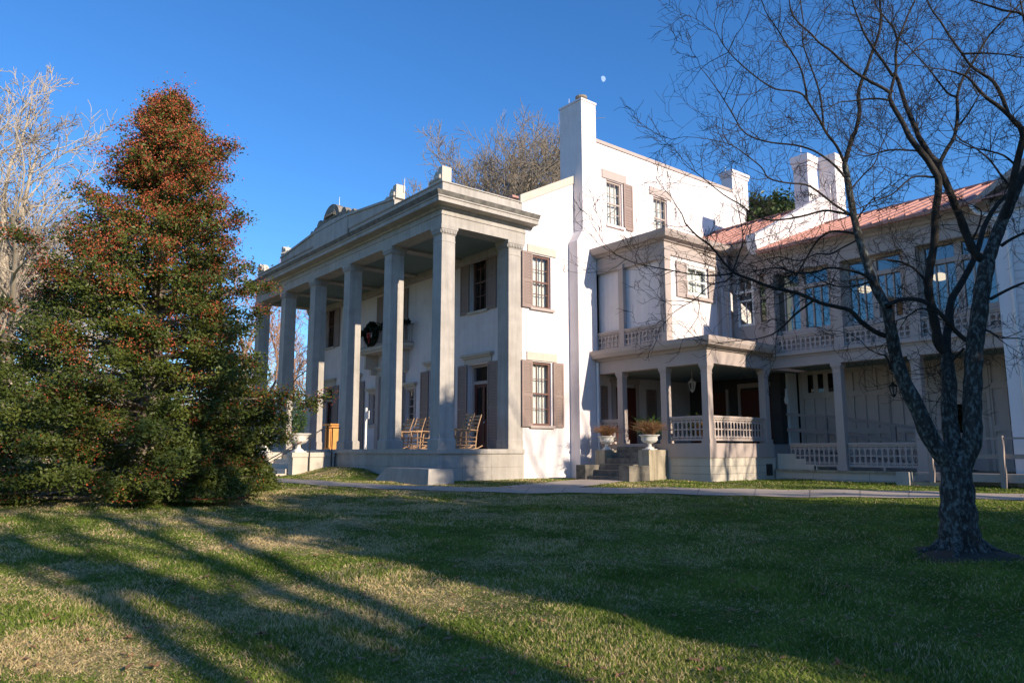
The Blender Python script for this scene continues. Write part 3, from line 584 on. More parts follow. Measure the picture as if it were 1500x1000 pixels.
b = MB(); b.sm = True; b.tube([(12.5, 10.02, 8.6), (12.6, 10.1, 8.4), (13.2, 10.24, 8.1), (13.28, 10.26, 7.8), (13.28, 10.26, 1.0)], [.055] * 5, 8); b.build('downspout', 'white', man)
# ================================================================ things standing about the house
def profile_urn(x, y, z, h, r, label, cat='urn', group='white urns on the step walls'):
    t = thing('garden_urn', label, cat, (x, y, z), group)
    b = MB(); b.frus(x, y, z, z + .06 * h, r * .5, r * .5); b.build('plinth', 'urn', t)
    b = MB(); b.sm = True; b.lathe(x, y, [(r * .45, z + .06 * h), (r * .42, z + .12 * h), (r * .2, z + .22 * h), (r * .16, z + .36 * h), (r * .24, z + .43 * h), (r * .6, z + .5 * h), (r * .78, z + .66 * h), (r * .74, z + .84 * h), (r * .9, z + .93 * h), (r, z + .97 * h), (r, z + h), (r * .86, z + h), (r * .8, z + .9 * h), (0, z + .88 * h)], 22); b.build('bowl', 'urn', t)
    return t
rs = np.random.default_rng(7)
def tuft(x, y, z, n, h, sp, name, m, label, cat, group=None, thick=.005, leafy=None):
    b = MB()
    for i in range(n):
        a = rs.uniform(0, 6.28); k = rs.uniform(.1, 1) ** .7 * sp; hh = h * rs.uniform(.55, 1)
        w_ = rs.normal(size=2) * .07 * sp * 2; P = [(x + .1 * k * math.cos(a), y + .1 * k * math.sin(a), z), (x + .6 * k * math.cos(a) + w_[0], y + .6 * k * math.sin(a) + w_[1], z + .6 * hh), (x + k * math.cos(a) + w_[0] * 3, y + k * math.sin(a) + w_[1] * 3, z + hh * (1 - .75 * (k / sp) ** 2 * rs.uniform(.3, 1)))]
        b.tube(P, [thick, thick, thick * .6], 3)
        if leafy:
            for q in range(leafy): 
                c = Vector(P[1]).lerp(Vector(P[2]), rs.uniform(0, 1)); leafcard(b, c, .05)
    o = b.build(name, m); return tag(o, label, cat, group)
def leafcard(b, c, s):
    d = rs.normal(size=3); d /= np.linalg.norm(d); e = np.cross(d, rs.normal(size=3)); e /= np.linalg.norm(e); c = np.array(c)
    b.add([c - d * s, c - e * s * .45, c + d * s, c + e * s * .45], {4: [(0, 1, 2, 3)]})
def bush(name, m, label, cat, x, y, z, rx, rz, n, s, group=None, squash=1.0):
    b = MB(); 
    for i in range(n):
        v = rs.normal(size=3); v /= np.linalg.norm(v); k = rs.uniform(.45, 1) * (1 + .18 * math.sin(5 * v[0] + x) * math.sin(4 * v[1] + 3 * v[2]))
        leafcard(b, (x + v[0] * rx * k, y + v[1] * rx * k, z + rz + v[2] * rz * k), s * rs.uniform(.7, 1.2))
    return tag(b.build(name, m), label, cat, group)
# ---- entrance steps of the portico, between two side walls
t = thing('front_steps', 'broad stone steps climbing to the portico between two limestone walls', 'steps', (-9.2, -1, .7))
b = MB()
for i in range(6): b.wb(-10.75, -7.75, -2.3 + i * .36, -.15, .55 + i * .18 - (.2 if i == 0 else 0), .55 + (i + 1) * .18)
b.build('treads', 'lime_pale', t)
for x in (-11.2, -7.7):
    b = MB(); b.wb(x, x + .42, -1.85, -.145, .3, 1.36); b.wb(x - .04, x + .46, -1.9, -.146, 1.36, 1.54); b.build('side_wall', 'lime_pale', t)
profile_urn(-7.49, -1.55, 1.545, .72, .46, 'white urn holding a boxwood on the right step wall')
profile_urn(-10.99, -1.55, 1.545, .72, .46, 'white urn on the left step wall beside the holly', group=None)
bush('boxwood', 'boxwood', 'small green boxwood growing in the urn on the right step wall', 'shrub', -7.49, -1.55, 2.15, .34, .62, 700, .05)
bush('boxwood', 'boxwood', 'green boxwood in the left urn, partly hidden by the holly', 'shrub', -10.99, -1.55, 2.15, .3, .5, 500, .05)
t = thing('iron_handrail', 'black iron handrail sloping down the front steps to the lawn', 'handrail', (-7.2, -1.2, .8))
b = MB(); b.tube([(-7.2, .1, 2.5), (-7.2, -.65, 2.5), (-7.2, -1.25, 2.12), (-7.2, -3.0, 1.17)], [.022] * 4, 6); b.tube([(-7.24, -1.9, 1.66), (-7.24, -3.0, 1.02)], [.018, .018], 6); b.build('rail', 'iron', t)
for y, zt in ((-.3, 2.5), (-1.22, 2.12), (-2.95, 1.2)): MB().tube([(-7.2, y, float(gz(-7.2, y)) - .05), (-7.2, y, zt)], [.022, .022], 6).build('post', 'iron', t)
# ---- mounting block
b = MB(); b.add([(x, y, z) for z, xl, xr, y0, y1 in ((.3, -2.5, 1.25, -1.2, -.2), (1.06, -1.5, 1.12, -1.08, -.2)) for x, y in ((xl, y0), (xr if z < .5 else xr, y0), (xr, y1), (xl, y1))], {4: [(0, 3, 2, 1), (4, 5, 6, 7), (0, 1, 5, 4), (1, 2, 6, 5), (2, 3, 7, 6), (3, 0, 4, 7)]})
tag(b.build('mounting_block', 'lime'), 'low sloping stone block on the grass against the portico base', 'stone block')
# ---- porch steps
t = thing('porch_steps', 'dark stone steps between stepped blocks up to the side porch', 'steps', (2.6, 5.5, .6))
b = MB()
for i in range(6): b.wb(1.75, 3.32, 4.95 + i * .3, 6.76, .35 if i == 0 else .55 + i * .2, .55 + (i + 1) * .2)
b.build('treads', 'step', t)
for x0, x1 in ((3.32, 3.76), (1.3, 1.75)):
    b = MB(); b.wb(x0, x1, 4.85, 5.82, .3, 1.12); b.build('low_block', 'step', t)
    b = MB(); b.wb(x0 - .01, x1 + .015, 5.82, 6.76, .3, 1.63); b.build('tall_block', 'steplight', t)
profile_urn(3.53, 6.15, 1.635, .5, .36, 'white urn with dry grass on the tall block right of the porch steps', group=None)
profile_urn(1.5, 6.2, 1.635, .48, .33, 'white urn with dry grass on the block left of the porch steps', group=None)
tuft(3.53, 6.15, 2.08, 420, .62, .5, 'dried_plant', 'straw', 'rusty dried grass spilling from the urn right of the porch steps', 'plant')
tuft(1.5, 6.2, 2.06, 380, .55, .45, 'dried_plant', 'straw', 'rusty dried grass in the urn left of the porch steps', 'plant')
tuft(2.35, 7.6, 1.86, 160, 1.2, .55, 'porch_plant', 'boxwood', 'tall green potted plant just inside the porch behind the steps', 'plant', leafy=5)
tuft(4.1, 8.0, 1.86, 120, 1.15, .45, 'porch_plant', 'boxwood', 'green plant on the porch behind the right railing', 'plant', leafy=4)
tuft(4.35, 7.9, 1.86, 160, 1.05, .35, 'dried_plant', 'straw', 'rust coloured dried plant on the porch beside the green one', 'plant')
def pot(x, y, z, h, r, label):
    b = MB(); b.sm = True; b.lathe(x, y, [(0, z), (r * .7, z), (r * .95, z + h * .85), (r, z + h * .86), (r, z + h), (r * .85, z + h), (r * .8, z + h * .8), (0, z + h * .78)], 16); tag(b.build('flower_pot', 'door'), label, 'pot')
pot(2.35, 7.6, PF, .34, .2, 'terracotta pot of the tall plant behind the porch steps'); pot(4.1, 8.0, PF, .3, .17, 'terracotta pot of the green plant behind the porch railing'); pot(4.38, 7.86, PF, .26, .13, 'small terracotta pot of the rust coloured dried plant')
# ---- rocking chairs
ch_ = thing('rocking_chair', 'wooden rocking chair nearest the corner column, right of it', 'rocking chair', (0, 0, 0), 'rocking chairs on the portico')
WL[ch_.name] = (0, 0, 0)
for sx in (-1, 1):
    x = sx * .27
    b = MB(); b.tube([(x, .52, .12), (x, .3, .03), (x, 0, .0), (x, -.3, .03), (x, -.46, .09)], [.018] * 5, 5); b.build('rocker', 'wood', ch_)
    b = MB(); b.tube([(x, .2, .02), (x * 1.0, .24, .42), (x, .3, .75), (x, .47, 1.2)], [.02, .021, .019, .015], 6); b.build('back_post', 'wood', ch_)
    b = MB(); b.tube([(x * 1.08, -.24, .02), (x * 1.08, -.24, .66)], [.02, .018], 6); b.build('front_leg', 'wood', ch_)
    MB().bar((x * 1.08, -.32, .67), (x * 1.02, .29, .65), .075, .025).build('arm', 'wood', ch_)
b = MB(); [b.bar((-.29, y, .4 + .02 * (y < 0)), (.29, y, .4 + .02 * (y < 0)), .055, .02) for y in np.arange(-.24, .25, .065)]; b.build('seat', 'wood', ch_)
b = MB(); [b.bar((-.27, .31 + (z - .75) * .38, z), (.27, .31 + (z - .75) * .38, z), .02, .075) for z in (.62, .76, .9, 1.03, 1.14)]; b.build('backrest', 'wood', ch_)
b = MB(); [b.bar((-.29, -.24, z), (.29, -.24, z), .022) for z in (.16, .28)]; [b.bar((-.27, .23, z), (.27, .23, z), .022) for z in (.15, .27)]; [b.bar((sx * .28, -.24, z), (sx * .27, .23, z), .02) for sx in (-1, 1) for z in (.14, .26)]; b.build('stretchers', 'wood', ch_)
ch_.location = (-.55, 1.15, PZ); ch_.rotation_euler.z = rad(-6)
for x, y, rz, lb in ((-.95, 1.75, 4, 'wooden rocking chair behind the one nearest the corner column'), (-3.55, 1.5, -8, 'right hand rocking chair of the three between the corner column and the next'),
                     (-4.35, 1.6, 6, 'middle rocking chair of the three left of the corner column'), (-5.05, 1.5, -3, 'left hand rocking chair half hidden by the second column')):
    copy_thing(ch_, (x, y, PZ), rad(rz), lb)
# ---- lectern, ticket post
t = thing('lectern', 'orange wooden lectern at the top of the front steps', 'lectern', (-9.75, .9, PZ))
b = MB(); b.wb(-10.1, -9.4, .65, 1.15, PZ, PZ + .06); b.wb(-10.06, -10.0, .7, 1.1, PZ + .06, PZ + 1.02); b.wb(-9.5, -9.44, .7, 1.1, PZ + .06, PZ + 1.02); b.wb(-10.0, -9.5, 1.06, 1.1, PZ + .06, PZ + 1.02); b.build('body', 'wood_or', t)
b = MB(); b.wb(-9.9, -9.8, .64, .7, PZ + .06, PZ + 1.02); b.wb(-9.62, -9.5, .64, .7, PZ + .06, PZ + 1.02); b.build('front_panel', 'wood_or', t)
MB().bar((-10.14, .9, PZ + 1.06), (-9.36, .9, PZ + 1.06), .56, .06).build('top', 'wood_or', t)
t = thing('sign_post', 'slim white post with a small blank white plate on the portico', 'sign post', (-8.25, 1.7, PZ))
MB().wb(-8.28, -8.2, 1.66, 1.74, PZ, PZ + 1.75).build('post', 'white', t); MB().wb(-8.2, -7.96, 1.68, 1.71, PZ + 1.28, PZ + 1.62).build('plate', 'white', t)
# ---- wreath and garland on the balcony
t = thing('wreath', 'large dark green wreath with red bow on the balcony railing', 'wreath', (-9.65, 2.6, 6.85))
b = MB()
for i in range(1500):
    a = rs.uniform(0, 6.28); q = rs.uniform(0, 6.28); rr = .42 + .15 * math.cos(q) * rs.uniform(.3, 1); leafcard(b, (-9.65 + rr * math.cos(a), 2.58 + .1 * math.sin(q), 6.85 + rr * math.sin(a)), rs.uniform(.06, .11))
b.build('greenery', 'fir', t)
b = MB(); b.bar((-9.78, 2.44, 6.72), (-9.5, 2.44, 6.86), .03, .12); b.bar((-9.52, 2.44, 6.72), (-9.78, 2.44, 6.86), .03, .12); b.bar((-9.65, 2.44, 6.78), (-9.55, 2.44, 6.4), .03, .08); b.build('bow', 'redbow', t)
b = MB()
for i in range(1100):
    u = rs.uniform(0, 1); x = -11.1 + 3.6 * u; sag = .16 * math.sin(u * math.pi * 3) ** 2; v = rs.normal(size=3) * .07; leafcard(b, (x + v[0], 2.62 + v[1], 7.12 - sag + v[2]), .07)
for i in range(200): v = rs.normal(size=3) * .07; leafcard(b, (-7.46 + v[0], rs.uniform(2.6, 3.3), 7.16 + v[2]), .08)
tag(b.build('garland', 'fir'), 'dark fir garland draped along the top of the balcony railing', 'garland')
# ---- lanterns and lamps
def lantern(x, y, z, ztop, label, m='iron', h=.5, r=.13):
    t = thing('hanging_lantern', label, 'lantern', (x, y, z))
    MB().tube([(x, y, z + h), (x, y, ztop)], [.012, .012], 5).build('chain', m, t)
    b = MB()
    for k in range(6):
        a = k * math.pi / 3; b.bar((x + r * .55 * math.cos(a), y + r * .55 * math.sin(a), z + .06), (x + r * math.cos(a), y + r * math.sin(a), z + h * .68), .018)
    b.lathe(x, y, [(0, z - .04), (.03, z), (r * .6, z + .05), (r * .6, z + .08), (0, z + .09)], 6); b.lathe(x, y, [(r * 1.12, z + h * .67), (r * 1.15, z + h * .71), (r * .5, z + h * .85), (r * .2, z + h * .97), (0, z + h)], 6); b.build('cage', m, t)
    MB().lathe(x, y, [(r * .5, z + .08), (r * .9, z + h * .66)], 6).build('glazing', 'glass', t); return t
lantern(9.2, 11.7, 3.35, 4.6, 'black iron lantern hanging in the lower gallery')
lantern(3.2, 9.0, 3.75, 4.5, 'pale lantern hanging inside the dark side porch', 'urn', .5, .14)
t = thing('wall_lamp', 'small white wall lamp at the back corner between porch and gallery', 'lamp', (4.98, 12.1, 3.4))
MB().bar((4.95, 12.1, 3.62), (5.12, 12.1, 3.62), .06).build('bracket', 'iron', t); b = MB(); b.sm = True; b.lathe(5.14, 12.1, [(0, 3.3), (.08, 3.36), (.1, 3.5), (.06, 3.6), (.05, 3.9), (0, 3.92)], 10); b.build('shade', 'white', t)
for x, y, lb in ((8.15, 12.5, 'lit round ceiling lamp behind the middle gallery windows'), (10.6, 12.5, 'lit ceiling lamp behind the right gallery windows')):
    t = thing('ceiling_lamp', lb, 'lamp', (x, y, 7.2))
    MB().tube([(x, y, 7.35), (x, y, 8.5)], [.02, .02], 6).build('stem', 'white', t); b = MB(); b.sm = True; b.lathe(x, y, [(0, 7.1), (.16, 7.13), (.22, 7.2), (.2, 7.3), (.08, 7.36), (0, 7.37)], 16); b.build('globe', 'lampglow', t)
# ---- ramps and rails at the gallery
t = thing('inner_ramp_rail', 'pale wooden ramp rail crossing the lower gallery', 'handrail', (7.5, 12.1, .97))
b = MB(); b.bar((5.1, 12.1, 2.95), (7.0, 12.1, 2.78), .05, .1); b.bar((7.0, 12.1, 2.78), (11.0, 12.1, 2.1), .05, .1); b.bar((5.1, 12.1, 2.38), (7.0, 12.1, 2.25), .05, .14); b.bar((7.0, 12.1, 2.25), (11.0, 12.1, 1.55), .05, .14); b.build('rail', 'railpaint', t)
for x in (6.55, 8.9, 10.9): MB().wb(x, x + .12, 12.03, 12.15, .97, 2.9 - (x - 6) * .17).build('post', 'railpaint', t)
b = MB(); b.add([(5.02, 11.9, 1.7), (11, 11.9, 1.0), (11, 13.18, 1.0), (5.02, 13.18, 1.7), (5.02, 11.9, .97), (11, 11.9, .97), (11, 13.18, .97), (5.02, 13.18, .97)], {4: [(0, 1, 2, 3), (0, 4, 5, 1), (4, 7, 6, 5)]}); b.build('deck', 'railpaint', t)
t = thing('wooden_ramp', 'grey wooden access ramp with railing at the right end of the gallery', 'ramp', (13.0, 9.7, .6))
b = MB(); b.add([(x, y, z + d) for d in (0, -.22) for x, y, z in ((10.6, 9.55, .98), (14.0, 9.55, .98), (14.0, 10.36, .98), (10.6, 10.36, .98))], {4: [(0, 1, 2, 3), (7, 6, 5, 4), (0, 4, 5, 1), (1, 5, 6, 2), (2, 6, 7, 3), (3, 7, 4, 0)]})
b.add([(x, y, z + d) for d in (0, -.22) for x, y, z in ((14.0, 9.55, .979), (17.5, 9.55, .6), (17.5, 10.36, .6), (14.0, 10.36, .979))], {4: [(0, 1, 2, 3), (7, 6, 5, 4), (0, 4, 5, 1), (1, 5, 6, 2), (2, 6, 7, 3), (3, 7, 4, 0)]}); b.build('deck', 'decking', t)
for x in (11.0, 12.78, 15.1): MB().wb(x, x + .13, 9.42, 9.54, .2, 2.0 - max(0, x - 14) * .11).build('post', 'railpaint', t)
b = MB(); b.bar((10.6, 9.5, 1.93), (14.0, 9.5, 1.93), .05, .05); b.bar((14.0, 9.5, 1.93), (17.3, 9.5, 1.57), .05, .05); b.bar((11.2, 9.56, 1.45), (14.0, 9.56, 1.45), .05, .12); b.bar((14.0, 9.56, 1.45), (17.3, 9.56, 1.09), .05, .12); b.build('rail', 'railpaint', t)
t = thing('stone_landing', 'low stone step with small upright end blocks before the gallery', 'step', (10.9, 9.3, .5))
b = MB(); b.wb(10.5, 11.9, 9.2, 9.9, .2, .72); b.wb(10.4, 11.9, 8.95, 9.2, .2, .6); b.build('step', 'steplight', t)
MB().frus(10.4, 9.25, .2, 1.0, .2, .17, .14, .12).build('end_block', 'lime', t)
# ================================================================ ground, path, lawn
def ground_mesh():
    b = MB(); na = 220; rr = np.concatenate([[0.0], np.geomspace(1.2, 60, 110), np.geomspace(66, 1800, 24)]); th = np.linspace(0, 2 * np.pi, na, endpoint=False)
    X = CAM[0] + rr[:, None] * np.cos(th); Y = CAM[1] + rr[:, None] * np.sin(th); V = np.stack([X, Y, gz(X, Y)], -1).reshape(-1, 3)
    i = np.arange(len(rr) - 1)[:, None] * na; j = np.arange(na)[None]; j2 = (j + 1) % na
    b.add(V, {4: np.stack([i + j, i + na + j, i + na + j2, i + j2], -1).reshape(-1, 4)}); b.sm = True; return b
def grassmat(name, blades):
    m = bpy.data.materials.new(name); m.use_nodes = True; n = m.node_tree.nodes; L = m.node_tree.links; p = n['Principled BSDF']
    p.inputs['Roughness'].default_value = .75; p.inputs['Specular IOR Level'].default_value = .03
    g = n.new('ShaderNodeNewGeometry'); mp = n.new('ShaderNodeMapping'); mp.inputs['Scale'].default_value = (1, 1, .05); L.new(g.outputs['Position'], mp.inputs[0])
    def nz(s, a, c, det=4, ro=.6):
        t = n.new('ShaderNodeTexNoise'); t.inputs['Scale'].default_value = s; t.inputs['Detail'].default_value = det; t.inputs['Roughness'].default_value = ro; L.new(mp.outputs[0], t.inputs['Vector'])
        r = n.new('ShaderNodeMapRange'); r.inputs[1].default_value = a; r.inputs[2].default_value = c; L.new(t.outputs['Fac'], r.inputs[0]); return r.outputs[0]
    def mix(f, a, c):
        x = n.new('ShaderNodeMix'); x.data_type = 'RGBA'; L.new(f, x.inputs[0]) if not isinstance(f, float) else None
        for s, v in ((6, a), (7, c)):
            if isinstance(v, tuple): x.inputs[s].default_value = (*v, 1)
            else: L.new(v, x.inputs[s])
        return x.outputs[2]
    k = 2.25 if blades else 1.4
    green = mix(nz(1.3, .35, .65), tuple(k * c for c in (.050, .078, .013)), tuple(k * c for c in (.10, .130, .024)))
    straw = mix(nz(7, .3, .7), tuple(k * c for c in (.335, .265, .15)), tuple(k * c for c in (.24, .18, .09)))
    dry = nz(.42, .44, .60, 8, .78)
    # greener lawn to the right; straw cut further so the colour darkens the shade
    sx = n.new('ShaderNodeSeparateXYZ'); L.new(g.outputs['Position'], sx.inputs[0])
    ad = n.new('ShaderNodeMath'); ad.operation = 'MULTIPLY_ADD'; L.new(sx.outputs[1], ad.inputs[0]); ad.inputs[1].default_value = .7; L.new(sx.outputs[0], ad.inputs[2])
    mr = n.new('ShaderNodeMapRange'); L.new(ad.outputs[0], mr.inputs[0]); mr.inputs[1].default_value = 3; mr.inputs[2].default_value = 14; mr.inputs[3].default_value = 1; mr.inputs[4].default_value = .12
    f = n.new('ShaderNodeMath'); f.operation = 'MULTIPLY'; L.new(dry, f.inputs[0]); L.new(mr.outputs[0], f.inputs[1])
    fo = f.outputs[0]
    if blades:   # each blade strays from its patch
        at = n.new('ShaderNodeAttribute'); at.attribute_name = 'rnd'
        q = n.new('ShaderNodeMath'); q.operation = 'ADD'; L.new(fo, q.inputs[0]); 
        z = n.new('ShaderNodeMapRange'); L.new(at.outputs['Fac'], z.inputs[0]); z.inputs[3].default_value = -.55; z.inputs[4].default_value = .55; L.new(z.outputs[0], q.inputs[1])
        q2 = n.new('ShaderNodeMapRange'); L.new(q.outputs[0], q2.inputs[0]); q2.inputs[1].default_value = .25; q2.inputs[2].default_value = .7; fo = q2.outputs[0]
    L.new(mix(fo, green, straw), p.inputs['Base Color'])
    if not blades:
        bp = n.new('ShaderNodeBump'); bp.inputs['Strength'].default_value = .9; bp.inputs['Distance'].default_value = .05; L.new(nz(22, .2, .8), bp.inputs['Height']); L.new(bp.outputs[0], p.inputs['Normal'])
    else:
        tr = n.new('ShaderNodeBsdfTranslucent'); L.new(p.inputs['Base Color'].links[0].from_socket, tr.inputs[0]); ms = n.new('ShaderNodeMixShader'); ms.inputs[0].default_value = .4
        L.new(p.outputs[0], ms.inputs[1]); L.new(tr.outputs[0], ms.inputs[2]); L.new(ms.outputs[0], n['Material Output'].inputs[0])
    return m
M['turf'] = grassmat('lawn_turf', False); M['blades'] = grassmat('grass_blades', True)
tag(ground_mesh().build('lawn_ground', 'turf'), kind='structure')
PU = np.array([(-30, -4.6), (-11, -3.3), (-8.6, -3.0), (-3.3, -3.1), (2.84, -1.5), (4.3, .9), (5.6, 2.6), (8.98, 4.96), (11.2, 6.38), (13.69, 7.65), (22, 11)], float)
PL = np.array([(-30, -6.2), (-11, -5.0), (-8.6, -4.7), (-2.6, -4.5), (3.85, -2.55), (5.6, -.3), (6.9, 1.0), (10.07, 3.15), (12.04, 4.5), (14.01, 6.2), (22.6, 9.3)], float)
def dens(P, n=12): 
    t = np.linspace(0, len(P) - 1, (len(P) - 1) * n + 1); return np.stack([np.interp(t, np.arange(len(P)), P[:, k]) for k in (0, 1)], 1)
def smooth(P, k=9):
    Q = np.pad(P, ((k, k), (0, 0)), mode='edge'); return np.stack([np.convolve(Q[:, c], np.ones(2 * k + 1) / (2 * k + 1), 'valid') for c in (0, 1)], 1)
A = smooth(dens(PU)); B_ = smooth(dens(PL)); m_ = 9
b = MB(); T = np.linspace(0, 1, m_)[None, :, None]; G = A[:, None] * (1 - T) + B_[:, None] * T; V = np.concatenate([G, (gz(G[..., 0], G[..., 1]) + .018)[..., None]], -1)
i = np.arange(len(A) - 1)[:, None] * m_; j = np.arange(m_ - 1)[None]; b.sm = True
b.add(V.reshape(-1, 3), {4: np.stack([i + j, i + j + 1, i + m_ + j + 1, i + m_ + j], -1).reshape(-1, 4)}); tag(b.build('concrete_path', 'concrete'), kind='structure')
b = MB(); xs = np.linspace(0, 1, 14)[:, None]; L0 = np.array([[1.5, 4.95]]) * (1 - xs) + np.array([[3.4, -.2]]) * xs; R0 = np.array([[3.5, 4.95]]) * (1 - xs) + np.array([[5.0, 1.2]]) * xs
G = np.stack([L0 * (1 - q) + R0 * q for q in np.linspace(0, 1, 5)], 1); V = np.concatenate([G, (gz(G[..., 0], G[..., 1]) + .022)[..., None]], -1); i = np.arange(13)[:, None] * 5; j = np.arange(4)[None]
b.add(V.reshape(-1, 3), {4: np.stack([i + j, i + j + 1, i + 5 + j + 1, i + 5 + j], -1).reshape(-1, 4)}); tag(b.build('concrete_path', 'concrete'), kind='structure')
def on_path(x, y):
    # inside the strip: between the upper and lower edge
    ok = np.zeros(x.shape, bool); P = np.vstack([A, B_[::-1]]); xi = x; yi = y; n = len(P); j = n - 1
    for i in range(n):
        c = ((P[i, 1] > yi) != (P[j, 1] > yi)) & (xi < (P[j, 0] - P[i, 0]) * (yi - P[i, 1]) / (P[j, 1] - P[i, 1] + 1e-12) + P[i, 0]); ok ^= c; j = i
    return ok
def built(x, y):
    h = (x < .1) & (y > -.12) | (x < 5.5) & (y > 6.75) & (x > -1) | (y > 10.45) | (x > 1.2) & (x < 3.8) & (y > 4.8) | (x > -11.3) & (x < -7.2) & (y > -2.3) & (y < 0)
    t = np.clip((4.95 - y) / 4.5, 0, 1.2); h |= (y < 5) & (y > 0) & (x > 1.5 + 1.9 * t) & (x < 3.5 + 1.6 * t)
    return h
def lawn(n):
    g = np.random.default_rng(3)
    a0 = rad(51.1 + 90 - 37.5); a1 = rad(51.1 + 90 + 37.5)
    d = 3.6 * (36 / 3.6) ** (g.uniform(0, 1, n) ** .92); th = g.uniform(a0, a1, n); x = CAM[0] + d * np.cos(th); y = CAM[1] + d * np.sin(th)
    k = ~(on_path(x, y) | built(x, y)); x, y, d = x[k], y[k], d[k]; n = len(x)
    h = g.uniform(.016, .042, n) * (1 + .5 * np.sin(x * 1.7) * np.sin(y * 2.1 + 1)); wd = .0028 + .0011 * d * g.uniform(.6, 1.2, n) * .9; a = g.uniform(0, 6.283, n); ln = g.uniform(.01, .05, n); la = g.uniform(0, 6.283, n)
    z = gz(x, y) - .004
    ca, sa = np.cos(a) * wd, np.sin(a) * wd
    V = np.empty((n, 3, 3)); V[:, 0] = np.stack([x - ca, y - sa, z], -1); V[:, 1] = np.stack([x + ca, y + sa, z], -1); V[:, 2] = np.stack([x + ln * np.cos(la), y + ln * np.sin(la), z + h], -1)
    b = MB(); b.add(V.reshape(-1, 3), {3: np.arange(3 * n).reshape(-1, 3)}); o = b.build('lawn_grass', 'blades')
    at = o.data.attributes.new('rnd', 'FLOAT', 'POINT'); at.data.foreach_set('value', np.repeat(g.uniform(0, 1, n), 3).astype(np.float32))
    tag(o, 'short winter grass, green with straw coloured patches, on the lawn', 'grass', kind='stuff')
lawn(520000)
# slab joints of the walk
b = MB()
for i in range(8, len(A) - 2, 5):
    n_ = A[i + 1] - A[i]; n_ = n_ / (np.linalg.norm(n_) + 1e-9) * .011; V = []
    for u in np.linspace(.01, .99, 9):
        q = A[i] * (1 - u) + B_[i] * u
        for s_ in (-1, 1): x, y = q + n_ * s_; V.append((x, y, float(gz(x, y)) + .022))
    b.add(V, {4: [(2 * k, 2 * k + 1, 2 * k + 3, 2 * k + 2) for k in range(8)]})
tag(b.build('path_joints', 'lime_dark'), kind='structure')
# fallen leaves
g = np.random.default_rng(11); b = MB()
for q in range(720):
    d = 4 + (20 * g.uniform() ** 1.3 if q > 45 else g.uniform(.6, 7)); th = rad(141.1 + g.uniform(-36, 36)); x = CAM[0] + d * math.cos(th); y = CAM[1] + d * math.sin(th)
    if built(np.array([x]), np.array([y]))[0]: continue
    z = float(gz(x, y)) + g.uniform(.02, .045); a = g.uniform(0, 6.28); s = g.uniform(.022, .06) if q > 45 else g.uniform(.045, .08); c, s_ = math.cos(a) * s, math.sin(a) * s; k = g.uniform(-.4, .9) * s
    P = [(x - c, y - s_, z), (x - s_ * .3, y + c * .3, z + k * .4), (x - s_ * .75, y + c * .75, z + k), (x + c * .3 - s_ * .3, y + s_ * .3 + c * .3, z), (x + c, y + s_, z + .3 * k), (x + c * .2 + s_ * .4, y + s_ * .2 - c * .4, z), (x + s_ * .8, y - c * .8, z + k), (x - c * .4 + s_ * .3, y - s_ * .4 - c * .3, z)]
    b.add(P + [(x, y, z)], {3: [(8, i, (i + 1) % 8) for i in range(8)]})
tag(b.build('fallen_leaves', 'leafbrown'), 'brown fallen leaves scattered over the lawn', 'leaves', kind='stuff')
# ================================================================ trees
def grow(g, out, p, d, L, r, lev, maxlev, up=.12, wander=.22, nch=(5, 7), ratio=(.45, .7), ang=(30, 60), rmin=.004, start=.25):
    n = max(4, int(5 - lev + 3)); P = [np.array(p, float)]; d = np.array(d, float); d /= np.linalg.norm(d); D = [d]
    for i in range(n):
        d = d + g.normal(size=3) * wander * (.6 if lev == 0 else 1) + np.array([0, 0, up]); d /= np.linalg.norm(d); P.append(P[-1] + d * L / n); D.append(d)
    r1 = max(r * .3, rmin * .7); R = r + (r1 - r) * (np.arange(n + 1) / n) ** .8
    out.append((np.array(P), R, lev))
    if lev >= maxlev: return
    k = g.integers(nch[0], nch[1] + 1)
    for q in range(k):
        t = start + (1 - start) * (q + g.uniform(0, 1)) / k; i = min(int(t * n), n - 1); f = t * n - i; pp = P[i] * (1 - f) + P[i + 1] * f; dd = D[i + 1]
        perp = np.cross(dd, g.normal(size=3)); perp /= max(np.linalg.norm(perp), 1e-6); a = rad(g.uniform(*ang)); nd = dd * math.cos(a) + perp * math.sin(a)
        rr = (R[i] * (1 - f) + R[i + 1] * f) * g.uniform(.5, .75)
        grow(g, out, pp, nd, L * g.uniform(*ratio) * (1.15 - .5 * t), max(rr, rmin), lev + 1, maxlev, up, wander, nch, ratio, ang, rmin, .2)
def tubes(out, levels, k=1.):
    b = MB(); b.sm = True
    for P, R, lev in out:
        if lev in levels: b.tube(P, R * k, 9 if R[0] > .09 else 6 if R[0] > .035 else 4 if R[0] > .014 else 3)
    return b
